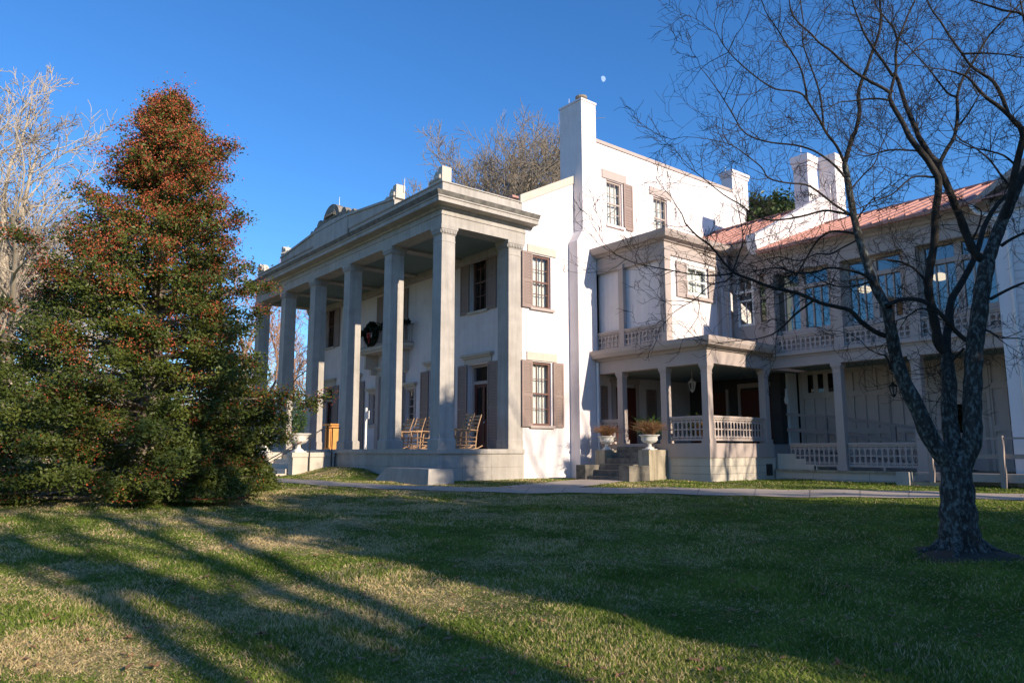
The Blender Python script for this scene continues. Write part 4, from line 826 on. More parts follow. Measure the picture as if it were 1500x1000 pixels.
def bare_tree(name, label, x, y, H, r, m, seed, maxlev=3, lean=(0, 0), group=None, forks=4, spread=(25, 50), zf=.3, rmin=.008, up=.1, nch=(5, 7), ratio=(.42, .62), cat='tree', wander=.2, reach=1.):
    g = np.random.default_rng(seed); z = float(gz(x, y)) - .1; t = thing(name, label, cat, (x, y, z), group); out = []
    n = 9; P = [np.array([x, y, z])]; d = np.array([lean[0], lean[1], 1.]); d /= np.linalg.norm(d)
    for i in range(n): d = d + g.normal(size=3) * .05 + np.array([0, 0, .05]); d /= np.linalg.norm(d); P.append(P[-1] + d * H * .62 / n)
    P = np.array(P); R = r * (1 - .62 * np.arange(n + 1) / n); R[0] *= 1.35; out.append((P, R, 0))
    k = forks
    for q in range(k):
        tt = zf + (1 - zf) * (q + .5 * g.uniform(0, 1)) / k * .98 if q < k - 1 else .99; i = min(int(tt * n), n - 1); f = tt * n - i; pp = P[i] * (1 - f) + P[i + 1] * f
        az = q * 2.4 + g.uniform(-.5, .5); a = rad(g.uniform(*spread)) * (1.1 - .6 * tt); nd = np.array([math.cos(az) * math.sin(a), math.sin(az) * math.sin(a), math.cos(a)])
        grow(g, out, pp, nd, H * (.62 - .3 * tt) * reach * g.uniform(.85, 1.1), R[i] * .62, 1, maxlev, up, wander, nch, ratio, (28, 58), rmin)
    tubes(out, (0,)).build('trunk', m, t); tubes(out, (1, 2)).build('limbs', m, t); tubes(out, range(3, 9)).build('twigs', m, t)
    return t
def stems(b_, pts):
    P = np.array([p[:3] for p in pts]); R = np.array([p[3] for p in pts]); k = len(P); t = np.linspace(0, k - 1, (k - 1) * 3 + 1); i = np.minimum(t.astype(int), k - 2); f = (t - i)[:, None]
    P0 = P[np.maximum(i - 1, 0)]; P1 = P[i]; P2 = P[i + 1]; P3 = P[np.minimum(i + 2, k - 1)]
    Q = .5 * (2 * P1 + (P2 - P0) * f + (2 * P0 - 5 * P1 + 4 * P2 - P3) * f ** 2 + (3 * P1 - P0 - 3 * P2 + P3) * f ** 3)
    return Q, np.interp(t, np.arange(k), R)
# ---- the many-stemmed tree on the lawn
STEMS=[
[(16.02,-2.29,0.25,0.356),(16.02,-2.28,0.44,0.333),(16.02,-2.27,0.66,0.309),(16.02,-2.25,0.92,0.286),(16.03,-2.24,1.19,0.262),(16.02,-2.22,1.42,0.239)],
[(16.02,-2.23,1.33,0.179),(15.94,-2.3,1.49,0.166),(15.8,-2.4,1.78,0.154),(15.72,-2.5,2.15,0.141),(15.61,-2.6,2.53,0.129),(15.57,-2.7,2.86,0.116),(15.56,-2.77,3.24,0.103),(15.56,-2.84,3.55,0.091)],
[(15.56,-2.84,3.55,0.091),(15.46,-2.85,3.79,0.087),(15.39,-2.87,4,0.082),(15.34,-2.88,4.27,0.077),(15.28,-2.88,4.52,0.073),(15.2,-2.85,4.93,0.068),(15.14,-2.82,5.41,0.064),(15.11,-2.81,5.65,0.059),(15.09,-2.8,5.81,0.054)],
[(15.09,-2.8,5.81,0.054),(15.12,-2.71,6.04,0.051),(15.16,-2.63,6.26,0.049),(15.19,-2.59,6.35,0.046),(15.21,-2.46,6.68,0.043),(15.18,-2.4,6.98,0.041),(15.21,-2.31,7.24,0.038),(15.26,-2.2,7.48,0.035),(15.3,-2.09,7.75,0.033),(15.36,-1.99,8.01,0.03),(15.38,-1.87,8.33,0.027),(15.35,-1.79,8.67,0.024),(15.33,-1.62,9.29,0.021)],
[(15.09,-2.8,5.81,0.031),(15.07,-2.96,6.04,0.029),(15.01,-3.12,6.22,0.027),(14.98,-3.25,6.41,0.025),(14.94,-3.4,6.59,0.023),(14.9,-3.54,6.74,0.02),(14.82,-3.68,6.78,0.018),(14.69,-3.91,6.79,0.016),(14.58,-4.16,6.91,0.014),(14.48,-4.42,7.08,0.012),(14.43,-4.59,7.2,0.011),(14.39,-4.72,7.33,0.009)],
[(14.93,-3.47,6.67,0.022),(14.93,-3.52,6.93,0.02),(14.91,-3.6,7.18,0.018),(14.83,-3.72,7.44,0.015),(14.74,-3.82,7.71,0.013),(14.63,-3.97,8.04,0.01),(14.61,-4.07,8.39,0.008)],
[(15,-3.18,6.3,0.023),(14.94,-3.08,6.74,0.021),(14.86,-3.03,7.12,0.018),(14.71,-2.96,7.6,0.016),(14.62,-2.92,7.94,0.014),(14.6,-2.82,8.34,0.011),(14.5,-2.7,8.91,0.009)],
[(15.11,-2.81,5.56,0.025),(15.05,-2.97,5.72,0.024),(14.98,-3.12,5.84,0.022),(14.88,-3.31,5.95,0.02),(14.75,-3.55,6.01,0.019),(14.57,-3.88,6.02,0.017),(14.42,-4.16,6.08,0.015),(14.35,-4.31,6.19,0.014),(14.34,-4.39,6.28,0.012),(14.31,-4.55,6.48,0.011),(14.27,-4.73,6.69,0.009),(14.22,-4.91,6.88,0.008)],
[(15.13,-2.87,5.02,0.025),(15.04,-3.09,5.13,0.023),(14.95,-3.33,5.28,0.021),(14.86,-3.53,5.38,0.019),(14.72,-3.83,5.38,0.017),(14.6,-4.07,5.43,0.015),(14.58,-4.2,5.56,0.013),(14.49,-4.46,5.72,0.011),(14.42,-4.68,5.82,0.009),(14.29,-4.97,5.86,0.008)],
[(15.16,-2.86,4.99,0.027),(15.01,-2.98,5.05,0.025),(14.87,-3.1,5.08,0.023),(14.6,-3.31,5.01,0.021),(14.32,-3.57,4.98,0.019),(14.14,-3.73,5.07,0.017),(14.01,-3.87,5.23,0.015),(13.85,-4.06,5.39,0.012),(13.67,-4.29,5.64,0.01),(13.58,-4.42,5.77,0.008)],
[(15.29,-2.86,4.65,0.029),(15.08,-2.87,4.75,0.026),(14.83,-2.87,4.81,0.023),(14.6,-2.85,4.71,0.02),(14.34,-2.82,4.41,0.017),(14.16,-2.81,4.21,0.014),(13.81,-2.82,4.11,0.01)],
[(15.45,-2.85,3.82,0.031),(15.39,-3,4.01,0.028),(15.23,-3.23,4.1,0.024),(15.06,-3.44,4.13,0.021),(14.96,-3.57,4.07,0.018),(14.78,-3.8,4.05,0.015),(14.65,-4.01,4.12,0.012),(14.51,-4.22,4.09,0.009)],
[(15.5,-2.78,3.17,0.048),(15.4,-2.92,3.24,0.045),(15.29,-3.07,3.38,0.043),(15.21,-3.19,3.53,0.04),(15.1,-3.34,3.58,0.037),(14.95,-3.51,3.64,0.034),(14.77,-3.72,3.77,0.032),(14.53,-4.01,3.86,0.029),(14.36,-4.24,3.97,0.026),(14.23,-4.45,4.06,0.024),(14.16,-4.58,4.2,0.021),(14.09,-4.78,4.42,0.019),(13.99,-4.95,4.56,0.016),(13.92,-5.1,4.72,0.014)],
[(14.88,-3.57,3.67,0.024),(14.62,-3.59,3.52,0.021),(14.46,-3.6,3.39,0.017),(14.25,-3.62,3.27,0.013),(14,-3.68,3.22,0.01)],
[(14.23,-4.45,4.06,0.02),(14.09,-4.65,4.02,0.017),(13.93,-4.91,4.02,0.014),(13.74,-5.26,4.07,0.012),(13.52,-5.71,4.14,0.009),(13.41,-5.99,4.24,0.007)],
[(14.22,-4.48,4.07,0.016),(14.23,-4.34,4.32,0.014),(14.23,-4.2,4.59,0.011),(14.14,-4.11,4.94,0.009),(14.05,-4.05,5.24,0.007)],
[(14.22,-4.48,4.03,0.016),(14.15,-4.55,3.94,0.014),(14,-4.69,3.89,0.011),(13.82,-4.85,3.68,0.009),(13.71,-4.95,3.61,0.006)],
[(16.02,-2.23,1.44,0.159),(15.99,-2.16,1.69,0.15),(15.95,-2.09,1.97,0.141),(15.94,-2.04,2.2,0.132),(15.94,-1.95,2.55,0.122),(15.91,-1.89,2.79,0.113),(15.91,-1.85,2.96,0.103)],
[(15.91,-1.85,2.96,0.092),(15.83,-1.93,3.11,0.09),(15.84,-1.98,3.29,0.087),(15.83,-2.02,3.49,0.084),(15.83,-2.06,3.66,0.082),(15.83,-2.11,3.85,0.079),(15.87,-2.14,4.1,0.076),(15.91,-2.16,4.24,0.074),(16,-2.2,4.54,0.071),(16.07,-2.29,4.89,0.068),(16.14,-2.32,5.14,0.066),(16.18,-2.37,5.35,0.063),(16.15,-2.41,5.47,0.061),(16.1,-2.47,5.63,0.058),(16.04,-2.52,5.76,0.056),(15.98,-2.57,5.89,0.053)],
[(15.98,-2.57,5.89,0.053),(15.92,-2.58,6.03,0.05),(15.86,-2.58,6.23,0.046),(15.75,-2.59,6.52,0.042),(15.71,-2.58,6.67,0.039),(15.72,-2.57,6.75,0.035)],
[(15.72,-2.57,6.75,0.035),(15.65,-2.66,6.83,0.033),(15.56,-2.79,6.91,0.031),(15.49,-2.88,6.98,0.029),(15.39,-3.03,7.1,0.027),(15.31,-3.17,7.23,0.025),(15.24,-3.3,7.36,0.022),(15.16,-3.45,7.46,0.02),(15.1,-3.56,7.59,0.018),(15.01,-3.72,7.74,0.016),(14.97,-3.83,7.87,0.015),(14.99,-3.92,8.04,0.013),(15.02,-4.04,8.29,0.011)],
[(15.72,-2.57,6.75,0.035),(15.75,-2.51,6.95,0.033),(15.77,-2.43,7.16,0.03),(15.75,-2.36,7.41,0.028),(15.77,-2.27,7.67,0.025),(15.82,-2.19,7.88,0.022),(15.88,-2.08,8.14,0.02),(15.95,-1.96,8.41,0.017),(15.96,-1.8,8.93,0.014)],
[(15.76,-2.28,7.66,0.025),(15.72,-2.28,7.87,0.021),(15.62,-2.31,8.09,0.018),(15.51,-2.33,8.36,0.014),(15.46,-2.3,8.81,0.01)],
[(15.74,-2.49,7.02,0.029),(15.68,-2.58,7.21,0.026),(15.59,-2.72,7.46,0.023),(15.53,-2.85,7.68,0.02),(15.51,-2.92,7.85,0.017),(15.49,-3.02,8.06,0.014),(15.49,-3.18,8.41,0.011)],
[(15.71,-2.59,6.63,0.023),(15.6,-2.72,6.66,0.02),(15.47,-2.88,6.65,0.017),(15.35,-3.03,6.62,0.014),(15.24,-3.17,6.6,0.011),(15.1,-3.37,6.44,0.008)],
[(15.78,-2.42,7.18,0.018),(15.86,-2.34,7.28,0.015),(16.01,-2.18,7.49,0.013),(16.13,-2.07,7.59,0.011),(16.32,-1.9,7.54,0.008)],
[(16.15,-2.39,5.38,0.022),(15.96,-2.56,5.41,0.019),(15.86,-2.67,5.32,0.016),(15.72,-2.81,5.15,0.014),(15.56,-2.99,5.06,0.011),(15.4,-3.14,4.96,0.008)],
[(16.02,-2.54,5.77,0.019),(15.83,-2.73,5.8,0.017),(15.69,-2.85,5.8,0.014),(15.53,-3.02,5.73,0.011),(15.43,-3.12,5.76,0.008)],
[(15.85,-2.12,3.91,0.03),(15.78,-2.26,4.1,0.026),(15.69,-2.37,4.22,0.022),(15.57,-2.51,4.28,0.018),(15.43,-2.67,4.3,0.014),(15.31,-2.82,4.24,0.01)],
[(15.91,-1.87,2.99,0.082),(15.88,-1.75,3.23,0.079),(15.89,-1.64,3.42,0.076),(15.87,-1.52,3.64,0.073),(15.88,-1.41,3.84,0.069),(15.93,-1.27,4.01,0.066),(15.98,-1.13,4.19,0.062),(16.04,-0.96,4.42,0.059),(16.09,-0.79,4.69,0.055),(16.11,-0.61,4.98,0.052),(16.17,-0.49,5.19,0.048),(16.25,-0.34,5.4,0.044),(16.35,-0.17,5.57,0.04)],
[(16.04,-2.23,1.33,0.169),(16.15,-2.17,1.53,0.166),(16.22,-2.11,1.78,0.162),(16.22,-2.07,1.98,0.159),(16.23,-2.04,2.24,0.156),(16.25,-2,2.52,0.153),(16.27,-1.97,2.8,0.149),(16.3,-1.93,3.09,0.146),(16.35,-1.86,3.42,0.143),(16.39,-1.81,3.74,0.14),(16.43,-1.75,4,0.137),(16.47,-1.69,4.23,0.133)],
[(16.47,-1.69,4.2,0.082),(16.36,-1.79,4.34,0.079),(16.3,-1.86,4.59,0.076),(16.26,-1.93,4.85,0.072),(16.22,-2.01,5.1,0.069),(16.18,-2.09,5.34,0.066),(16.14,-2.15,5.54,0.063),(16.13,-2.17,5.64,0.06)],
[(16.13,-2.17,5.64,0.06),(16.04,-2.17,5.77,0.057),(15.95,-2.17,5.99,0.054),(15.89,-2.16,6.14,0.05),(15.85,-2.14,6.3,0.047),(15.75,-2.12,6.63,0.044),(15.68,-2.08,6.93,0.041),(15.62,-2.04,7.18,0.038),(15.58,-2.04,7.29,0.035)],
[(16.14,-2.17,5.64,0.042),(16.2,-2.05,5.85,0.04),(16.26,-1.93,6.03,0.037),(16.28,-1.84,6.21,0.035),(16.29,-1.74,6.5,0.033),(16.27,-1.65,6.76,0.03),(16.31,-1.54,7.02,0.028),(16.35,-1.45,7.16,0.025),(16.47,-1.27,7.48,0.023),(16.6,-1.06,7.83,0.02),(16.82,-0.8,8.17,0.018),(16.96,-0.62,8.39,0.015)],
[(16.27,-1.65,6.76,0.023),(16.18,-1.74,6.83,0.02),(16.1,-1.92,7.05,0.017),(16.03,-2.04,7.23,0.014),(15.95,-2.18,7.39,0.012),(15.88,-2.32,7.56,0.009)],
[(16.3,-1.84,6.23,0.024),(16.39,-1.72,6.4,0.02),(16.47,-1.58,6.62,0.015),(16.53,-1.49,6.79,0.01)],
[(16.47,-1.69,4.23,0.123),(16.52,-1.59,4.45,0.116),(16.6,-1.44,4.78,0.109),(16.68,-1.34,5.02,0.102),(16.75,-1.25,5.25,0.095)],
[(16.75,-1.25,5.25,0.09),(16.81,-1.11,5.47,0.084),(16.89,-0.96,5.71,0.078),(16.96,-0.81,5.99,0.072),(17.03,-0.64,6.38,0.066)],
[(16.61,-1.44,4.81,0.073),(16.76,-1.49,5.11,0.069),(16.82,-1.52,5.31,0.066),(16.88,-1.55,5.5,0.063),(16.96,-1.58,5.73,0.059),(17.02,-1.61,5.9,0.056),(17.01,-1.64,6.03,0.053)],
[(17.01,-1.64,6.03,0.051),(16.96,-1.69,6.11,0.046),(16.91,-1.75,6.22,0.042),(16.82,-1.86,6.36,0.037),(16.74,-1.94,6.46,0.032),(16.67,-2.01,6.59,0.028),(16.59,-2.13,6.77,0.023),(16.51,-2.2,6.84,0.019),(16.41,-2.28,6.9,0.015)],
[(16.91,-1.75,6.24,0.036),(16.85,-1.74,6.53,0.034),(16.77,-1.73,6.77,0.031),(16.66,-1.73,6.92,0.028),(16.52,-1.76,7.11,0.026),(16.42,-1.77,7.35,0.023),(16.28,-1.77,7.69,0.02),(16.19,-1.78,7.95,0.018),(16.06,-1.8,8.28,0.015),(15.99,-1.79,8.74,0.012)],
[(17,-1.61,5.86,0.031),(17.07,-1.45,6.23,0.027),(17.12,-1.29,6.77,0.024),(17.07,-1.15,7.36,0.02),(17.01,-0.96,8,0.017),(16.94,-0.82,8.54,0.013)],
[(16.42,-1.77,7.33,0.024),(16.71,-1.81,7.2,0.019),(16.96,-1.83,7.06,0.013),(17.19,-1.85,6.91,0.008)],
[(17.12,-1.09,7.47,0.032),(17.04,-1.01,7.93,0.028),(16.79,-1.02,8.14,0.024),(16.58,-1,8.34,0.021),(16.36,-1.01,8.54,0.017),(16.18,-1.01,8.72,0.013)],
[(16.49,-1.79,3.67,0.035),(16.65,-1.63,3.79,0.029),(16.82,-1.5,3.88,0.023),(17.03,-1.35,3.95,0.017)],
[(16.61,-1.56,4.44,0.037),(16.72,-1.5,4.52,0.031),(16.86,-1.41,4.59,0.025),(17.03,-1.3,4.61,0.019)],
[(16.77,-1.52,5.28,0.025),(16.71,-1.63,5.44,0.021),(16.65,-1.78,5.62,0.017),(16.55,-1.95,5.78,0.013),(16.41,-2.13,5.92,0.009)],
[(16.88,-1.56,5.54,0.023),(16.78,-1.65,5.69,0.019),(16.61,-1.76,5.79,0.016),(16.44,-1.86,5.87,0.012),(16.3,-1.95,6,0.009)],
[(16.2,-1.97,3.11,0.046),(16.13,-2.09,3.23,0.045),(16.07,-2.24,3.39,0.044),(16,-2.37,3.53,0.043),(15.9,-2.53,3.64,0.041),(15.78,-2.67,3.67,0.04),(15.67,-2.81,3.64,0.039),(15.59,-2.94,3.57,0.038)],
[(16.02,-2.34,3.48,0.024),(15.94,-2.47,3.53,0.02),(15.85,-2.59,3.52,0.017),(15.78,-2.71,3.43,0.013),(15.67,-2.85,3.36,0.01)],
[(16.37,-1.88,3.27,0.024),(16.48,-1.88,3.2,0.019),(16.57,-1.89,3.12,0.014),(16.66,-1.88,3.09,0.009)],
[(16.17,-1.98,3,0.026),(16.07,-1.94,2.92,0.019),(15.92,-1.9,2.78,0.012)],
[(15.49,-2.71,2.72,0.025),(15.48,-2.81,2.89,0.019),(15.42,-2.89,2.92,0.013)],
[(15.17,-2.8,5.41,0.018),(15.3,-2.66,5.62,0.015),(15.4,-2.53,5.78,0.013),(15.46,-2.41,6.06,0.01),(15.51,-2.34,6.22,0.008)],
[(15.19,-2.87,4.82,0.019),(15.27,-2.74,5.04,0.016),(15.35,-2.63,5.2,0.012),(15.44,-2.48,5.36,0.008)],
[(16.35,-1.83,4.53,0.022),(16.46,-1.86,4.71,0.018),(16.52,-1.91,4.89,0.013),(16.47,-1.97,4.96,0.009)],
[(15.39,-2.88,3.96,0.019),(15.26,-3.03,3.9,0.017),(15.08,-3.2,3.89,0.014),(14.94,-3.37,3.97,0.012),(14.8,-3.56,4.1,0.01),(14.6,-3.76,4.04,0.007)],
[(15.26,-2.88,4.6,0.019),(15.13,-3.1,4.47,0.017),(15.03,-3.29,4.36,0.015),(14.91,-3.45,4.36,0.013),(14.77,-3.68,4.25,0.011),(14.61,-3.93,4.3,0.009),(14.44,-4.26,4.19,0.007)]]

g = np.random.default_rng(21); base = STEMS[0][0]; zt = float(gz(base[0], base[1]))
t = thing('bare_tree', 'leafless tree with lichen covered forking trunk on the lawn at the right', 'tree', (base[0], base[1], zt))
bt = MB(); bt.sm = True; bl = MB(); bl.sm = True; tw = []
for s_i, s_ in enumerate(STEMS):
    Q, R = stems(None, s_); R = R * .74; R = R * (1 + .06 * np.sin(np.arange(len(R)) * 1.9 + s_i) * (R > .05))
    if s_i == 0: R[:3] *= (1.12, 1.04, 1.0); Q[0, 2] = zt - .1
    (bt if R[0] > .07 else bl).tube(Q, R, 14 if R[0] > .1 else 9 if R[0] > .05 else 6 if R[0] > .02 else 5)
    if R[0] < .12:
        L = np.linalg.norm(np.diff(Q, axis=0), axis=1).sum(); k = int(L / .23 * (1.0 if R[0] < .05 else .35)) + 3
        for q in range(k):
            u = g.uniform(.08, 1) ** .8 * (len(Q) - 1); i = min(int(u), len(Q) - 2); f = u - i; p = Q[i] * (1 - f) + Q[i + 1] * f; d = Q[i + 1] - Q[i]; d /= np.linalg.norm(d) + 1e-9
            pr = np.cross(d, g.normal(size=3)); pr /= np.linalg.norm(pr) + 1e-9; a = rad(g.uniform(35, 75)); nd = d * math.cos(a) + pr * math.sin(a)
            grow(g, tw, p, nd, g.uniform(.3, 1.15), g.uniform(.0045, .0085), 2, 4, .07, .25, (3, 5), (.4, .75), (30, 62), .003)
        if R[-1] < .022: grow(g, tw, Q[-1], Q[-1] - Q[-2], g.uniform(.6, 1.2), float(R[-1]), 2, 4, .05, .25, (4, 7), (.4, .7), (25, 60), .0036)
for k in range(9):     # root flare
    a = k * .7 + g.uniform(-.2, .2); L = g.uniform(.35, .8); c, s_ = math.cos(a), math.sin(a); P = [(base[0] + c * q * L, base[1] + s_ * q * L, float(gz(base[0] + c * q * L, base[1] + s_ * q * L)) + h) for q, h in ((.12, .42), (.3, .16), (.55, .06), (.8, .01), (1.1, -.06))]
    bt.tube(P, [.10, .085, .06, .04, .02], 8)
bt.build('trunk', 'bark_fg', t); bl.build('limbs', 'bark_dark', t); tubes(tw, range(0, 9)).build('twigs', 'bark_dark', t)
# mulch ring
b = MB(); th = np.linspace(0, 2 * np.pi, 40, endpoint=False)
V = [(base[0], base[1], zt + .1)] + [(base[0] + r_ * math.cos(a) * (1 + .15 * math.sin(3 * a)), base[1] + r_ * math.sin(a) * (1 + .15 * math.sin(3 * a)), float(gz(base[0] + r_ * math.cos(a), base[1] + r_ * math.sin(a))) + h) for r_, h in ((.25, .08), (.55, .025), (.8, -.02)) for a in th]
b.add(V, {3: [(0, 1 + i, 1 + (i + 1) % 40) for i in range(40)], 4: [(1 + k * 40 + i, 41 + k * 40 + i, 41 + k * 40 + (i + 1) % 40, 1 + k * 40 + (i + 1) % 40) for k in (0, 1) for i in range(40)]}); b.sm = True
tag(b.build('soil_ring', 'soil'), kind='structure')
# ---- foliage helpers
def cards(b, C, s, g, asp=.5):
    n = len(C); d = g.normal(size=(n, 3)); d[:, 2] *= .7; d /= np.linalg.norm(d, axis=1, keepdims=True); e = np.cross(d, g.normal(size=(n, 3))); e /= np.linalg.norm(e, axis=1, keepdims=True) + 1e-9
    s = (s * g.uniform(.65, 1.25, n))[:, None]; nn = np.cross(d, e)
    V = np.stack([C - d * s, C - e * s * asp + nn * s * .15, C + d * s, C + e * s * asp + nn * s * .15], 1); b.add(V.reshape(-1, 3), {4: np.arange(4 * n).reshape(-1, 4)})
# ---- the holly
HX, HY = 1.3, -8.95; hz = float(gz(HX, HY)); g = np.random.default_rng(5)
t = thing('holly_tree', 'tall cone shaped holly with red berries covering its upper half, left of the portico', 'tree', (HX, HY, hz))
out = []; TR = np.array([(HX, HY, hz - .1), (HX + .05, HY, hz + 2.5), (HX - .1, HY + .05, hz + 5), (HX + .05, HY, hz + 7.5), (HX - .05, HY - .1, hz + 9.4)]); out.append((TR, np.array([.24, .2, .15, .09, .03]), 0))
fol = []; ber = []; 
def prof(h, az):
    q = .5 + .5 * math.cos(az - rad(51.1))          # the crown leans out on its house side
    right = np.interp(h, [0, .4, 1.5, 2.3, 3.2, 4.5, 5.2, 6.06, 7.1, 7.9, 8.6, 9.2, 9.7], [3.1, 3.2, 3.3, 3.35, 3.1, 2.75, 2.75, 2.5, 1.75, 1.95, 1.6, .75, .2])
    left = np.interp(h, [0, .4, 2.3, 3.2, 4.5, 5.2, 6.06, 7.1, 7.9, 8.9, 9.7], [3.4, 3.5, 3.3, 3.15, 2.95, 2.85, 2.2, 1.65, 1.3, .8, .15])
    return left + (right - left) * q
NB = 400
for q in range(NB):
    ht = 9.75 * (q / NB) ** 1.18 + g.uniform(-.1, .15); az = q * 2.39996 + g.uniform(-.4, .4); R_ = (1.05 - (.14 if ht < 5 else .08) * math.cos(az - rad(51.1))) * prof(ht, az) * (g.uniform(.62, 1.08) if ht > 5 else g.uniform(.74, 1.03)) * (1 + .13 * math.sin(3 * az + ht * 1.9) + .09 * math.sin(7 * az + 2 * ht))
    if g.uniform() < .12: R_ *= .55
    R_ = max(.2, R_ - .18)
    dz = (.45 if ht > 5 else .15 if ht > 2 else -.05) * R_ * g.uniform(.5, 1.2); h = max(.25, ht - dz); dz = ht - h
    c, s_ = math.cos(az), math.sin(az); P = np.array([(HX + c * R_ * u, HY + s_ * R_ * u, hz + h + dz * u + .1 * math.sin(u * 4 + q) * R_ * .3) for u in (.02, .3, .6, .85, 1)])
    out.append((P, np.array([.045, .034, .022, .013, .006]) * (1.2 - h / 14), 1))
    ncl = int(5 + R_ * (5.2 - .32 * ht))
    for k in range(ncl):
        u = g.uniform(.4 if ht > 5 else .5, 1.03) ** .8; i = np.clip(u, 0, 1); p = np.array([np.interp(i, [.02, .3, .6, .85, 1], P[:, m]) for m in range(3)])
        p = p + g.normal(size=3) * np.array([.2, .2, .11]) * (1.2 - .5 * u)
        n = int(g.uniform(20, 62)); L = p + g.normal(size=(n, 3)) * np.array([.13, .13, .075]); L[:, 2] = np.maximum(L[:, 2], hz + .06); fol.append(L)
        pb = np.interp(ht + g.normal() * .6, [0, 2.5, 4.5, 6, 7.5, 9.5], [.04, .06, .14, .36, .72, .9]) * (1.2 if u > .6 else .45)
        if g.uniform() < pb: n2 = int(g.uniform(50, 150)); ber.append(p + g.normal(size=(n2, 3)) * np.array([.15, .15, .09]) + np.array([0, 0, .02]))
for k in range(26):
    u = k / 25; p = np.array([HX + .628 * (2.6 + 1.5 * u), HY + .778 * (2.6 + 1.5 * u), hz + 2.35 - .15 * u]) + g.normal(size=3) * np.array([.16, .16, .13]) * (1.2 - .7 * u); fol.append(p + g.normal(size=(40, 3)) * np.array([.12, .12, .08]))
    if k % 3 == 0: ber.append(p + g.normal(size=(60, 3)) * .12)
out.append((np.array([(HX, HY, hz + 1.9), (HX + 1.3, HY + 1.6, hz + 2.3), (HX + 2.6, HY + 3.2, hz + 2.25)]), np.array([.05, .03, .008]), 1))
bo = tubes(out, (0,)); bo.build('trunk', 'bark_grey', t); tubes(out, (1,)).build('limbs', 'bark_grey', t)
b = MB(); cards(b, np.vstack(fol), .043, g, .55); b.build('foliage', 'holly', t)
b = MB(); Bc = np.vstack(ber); Bc[:, 2] = np.maximum(Bc[:, 2], hz + .1); cards(b, Bc, .0195, g, .9); b.build('berries', 'berry', t)
# low shrub skirt in front of the holly
def mound(name, label, x, y, rx, ry, rz, n, m, s, seed, kind=None, cat='shrub'):
    g = np.random.default_rng(seed); v = g.normal(size=(n, 3)); v[:, 2] = np.abs(v[:, 2]); v /= np.linalg.norm(v, axis=1, keepdims=True); k = g.uniform(.6, 1.0, n) ** .5 * (1 + .15 * np.sin(4 * v[:, 0] * 2 + x) * np.sin(5 * v[:, 1] + y))
    C = np.stack([x + v[:, 0] * rx * k, y + v[:, 1] * ry * k, gz(x, y) + v[:, 2] * rz * k], 1); b = MB(); cards(b, C, s, g); o = b.build(name, m); return tag(o, label, cat)
mound('low_shrub', 'low rounded green shrub at the right foot of the holly', .1, -6.3, .95, .95, 1.0, 5200, 'holly', .05, 3)
# ---- evergreens: one behind the roof, three beyond the right edge that shade the lawn
def evergreen(name, label, x, y, H, R0, seed, n=260, dens=1., card=.11, shape=((0, .7), (.15, 1), (.5, .9), (.8, .55), (1, .12)), m='evergreen', base=None):
    g = np.random.default_rng(seed); z = float(gz(x, y)) if base is None else base; t = thing(name, label, 'tree', (x, y, z)); out = [(np.array([(x, y, z - .1), (x + .1, y, z + H * .5), (x, y + .1, z + H * .95)]), np.array([.035, .022, .006]) * H, 0)]; F = []
    xs_, ys_ = zip(*shape)
    for q in range(n):
        h = q / n; az = q * 2.39996 + g.uniform(-.3, .3); R_ = R0 * np.interp(h, xs_, ys_) * g.uniform(.7, 1.1); c, s_ = math.cos(az), math.sin(az); z0 = z + H * (.08 + .9 * h)
        P = np.array([(x + c * R_ * u, y + s_ * R_ * u, z0 + .2 * R_ * u) for u in (.02, .5, 1)]); out.append((P, np.array([.05, .03, .012]), 1))
        for k in range(int(5 + R_ * 2.5)):
            u = g.uniform(.35, 1.02); p = np.array([np.interp(u, [.02, .5, 1], P[:, mm]) for mm in range(3)]) + g.normal(size=3) * np.array([.4, .4, .22]); F.append(p + g.normal(size=(int(14 * dens), 3)) * .22)
    tubes(out, (0,)).build('trunk', 'bark_grey', t); tubes(out, (1,)).build('limbs', 'bark_grey', t); b = MB(); cards(b, np.vstack(F), card, g, .5); b.build('crown', m, t); return t
evergreen('magnolia_tree', 'dark glossy evergreen crown showing between white house wall and chimneys', -5.0, 28.5, 17.2, 4.2, 8, 220, 1., .16, ((0, .6), (.3, 1), (.6, 1), (.85, .75), (1, .25)))
evergreen('shade_evergreen', 'dense evergreen standing beyond the right edge of the lawn', 28.0, .4, 9.8, 2.7, 9, 260, 1.0, .15)
evergreen('shade_evergreen', 'dense evergreen nearest the camera beyond the right edge of the lawn', 29.0, -3.2, 9.6, 2.6, 10, 260, 1.1, .15)
evergreen('shade_evergreen', 'tall thin crowned evergreen farthest back beyond the right edge of the lawn', 27.5, 2.9, 13.2, 1.9, 12, 190, .55, .14)
# ---- bare trees
bare_tree('shade_tree', 'tall bare tree beyond the right edge casting branch shadows on the near lawn', 36, -5.9, 21, .46, 'bark_grey', 31, 3, (-.03, -.05), forks=5, spread=(18, 38), zf=.42, nch=(4, 5))
bare_tree('shade_tree', 'second tall bare tree beyond the right edge, nearer the road', 37.5, -7.3, 22, .5, 'bark_grey', 33, 3, (.0, -.04), forks=5, spread=(18, 40), zf=.36, nch=(4, 5))
bare_tree('shade_tree', 'thinner bare tree closest to the camera side beyond the right edge', 35, -9.6, 17, .26, 'bark_grey', 39, 3, (.0, -.03), forks=5, spread=(20, 42), zf=.4, nch=(4, 5))
evergreen('shade_evergreen', 'thin open evergreen on the camera side beyond the right edge of the lawn', 30, -5.5, 9.6, 1.2, 15, 150, .5, .14)
bare_tree('shade_tree', 'slender bare tree just beyond the right edge by the white gable', 22.5, 9.0, 12, .17, 'bark_grey', 35, 3, (.06, 0), forks=4, spread=(15, 30), zf=.3)
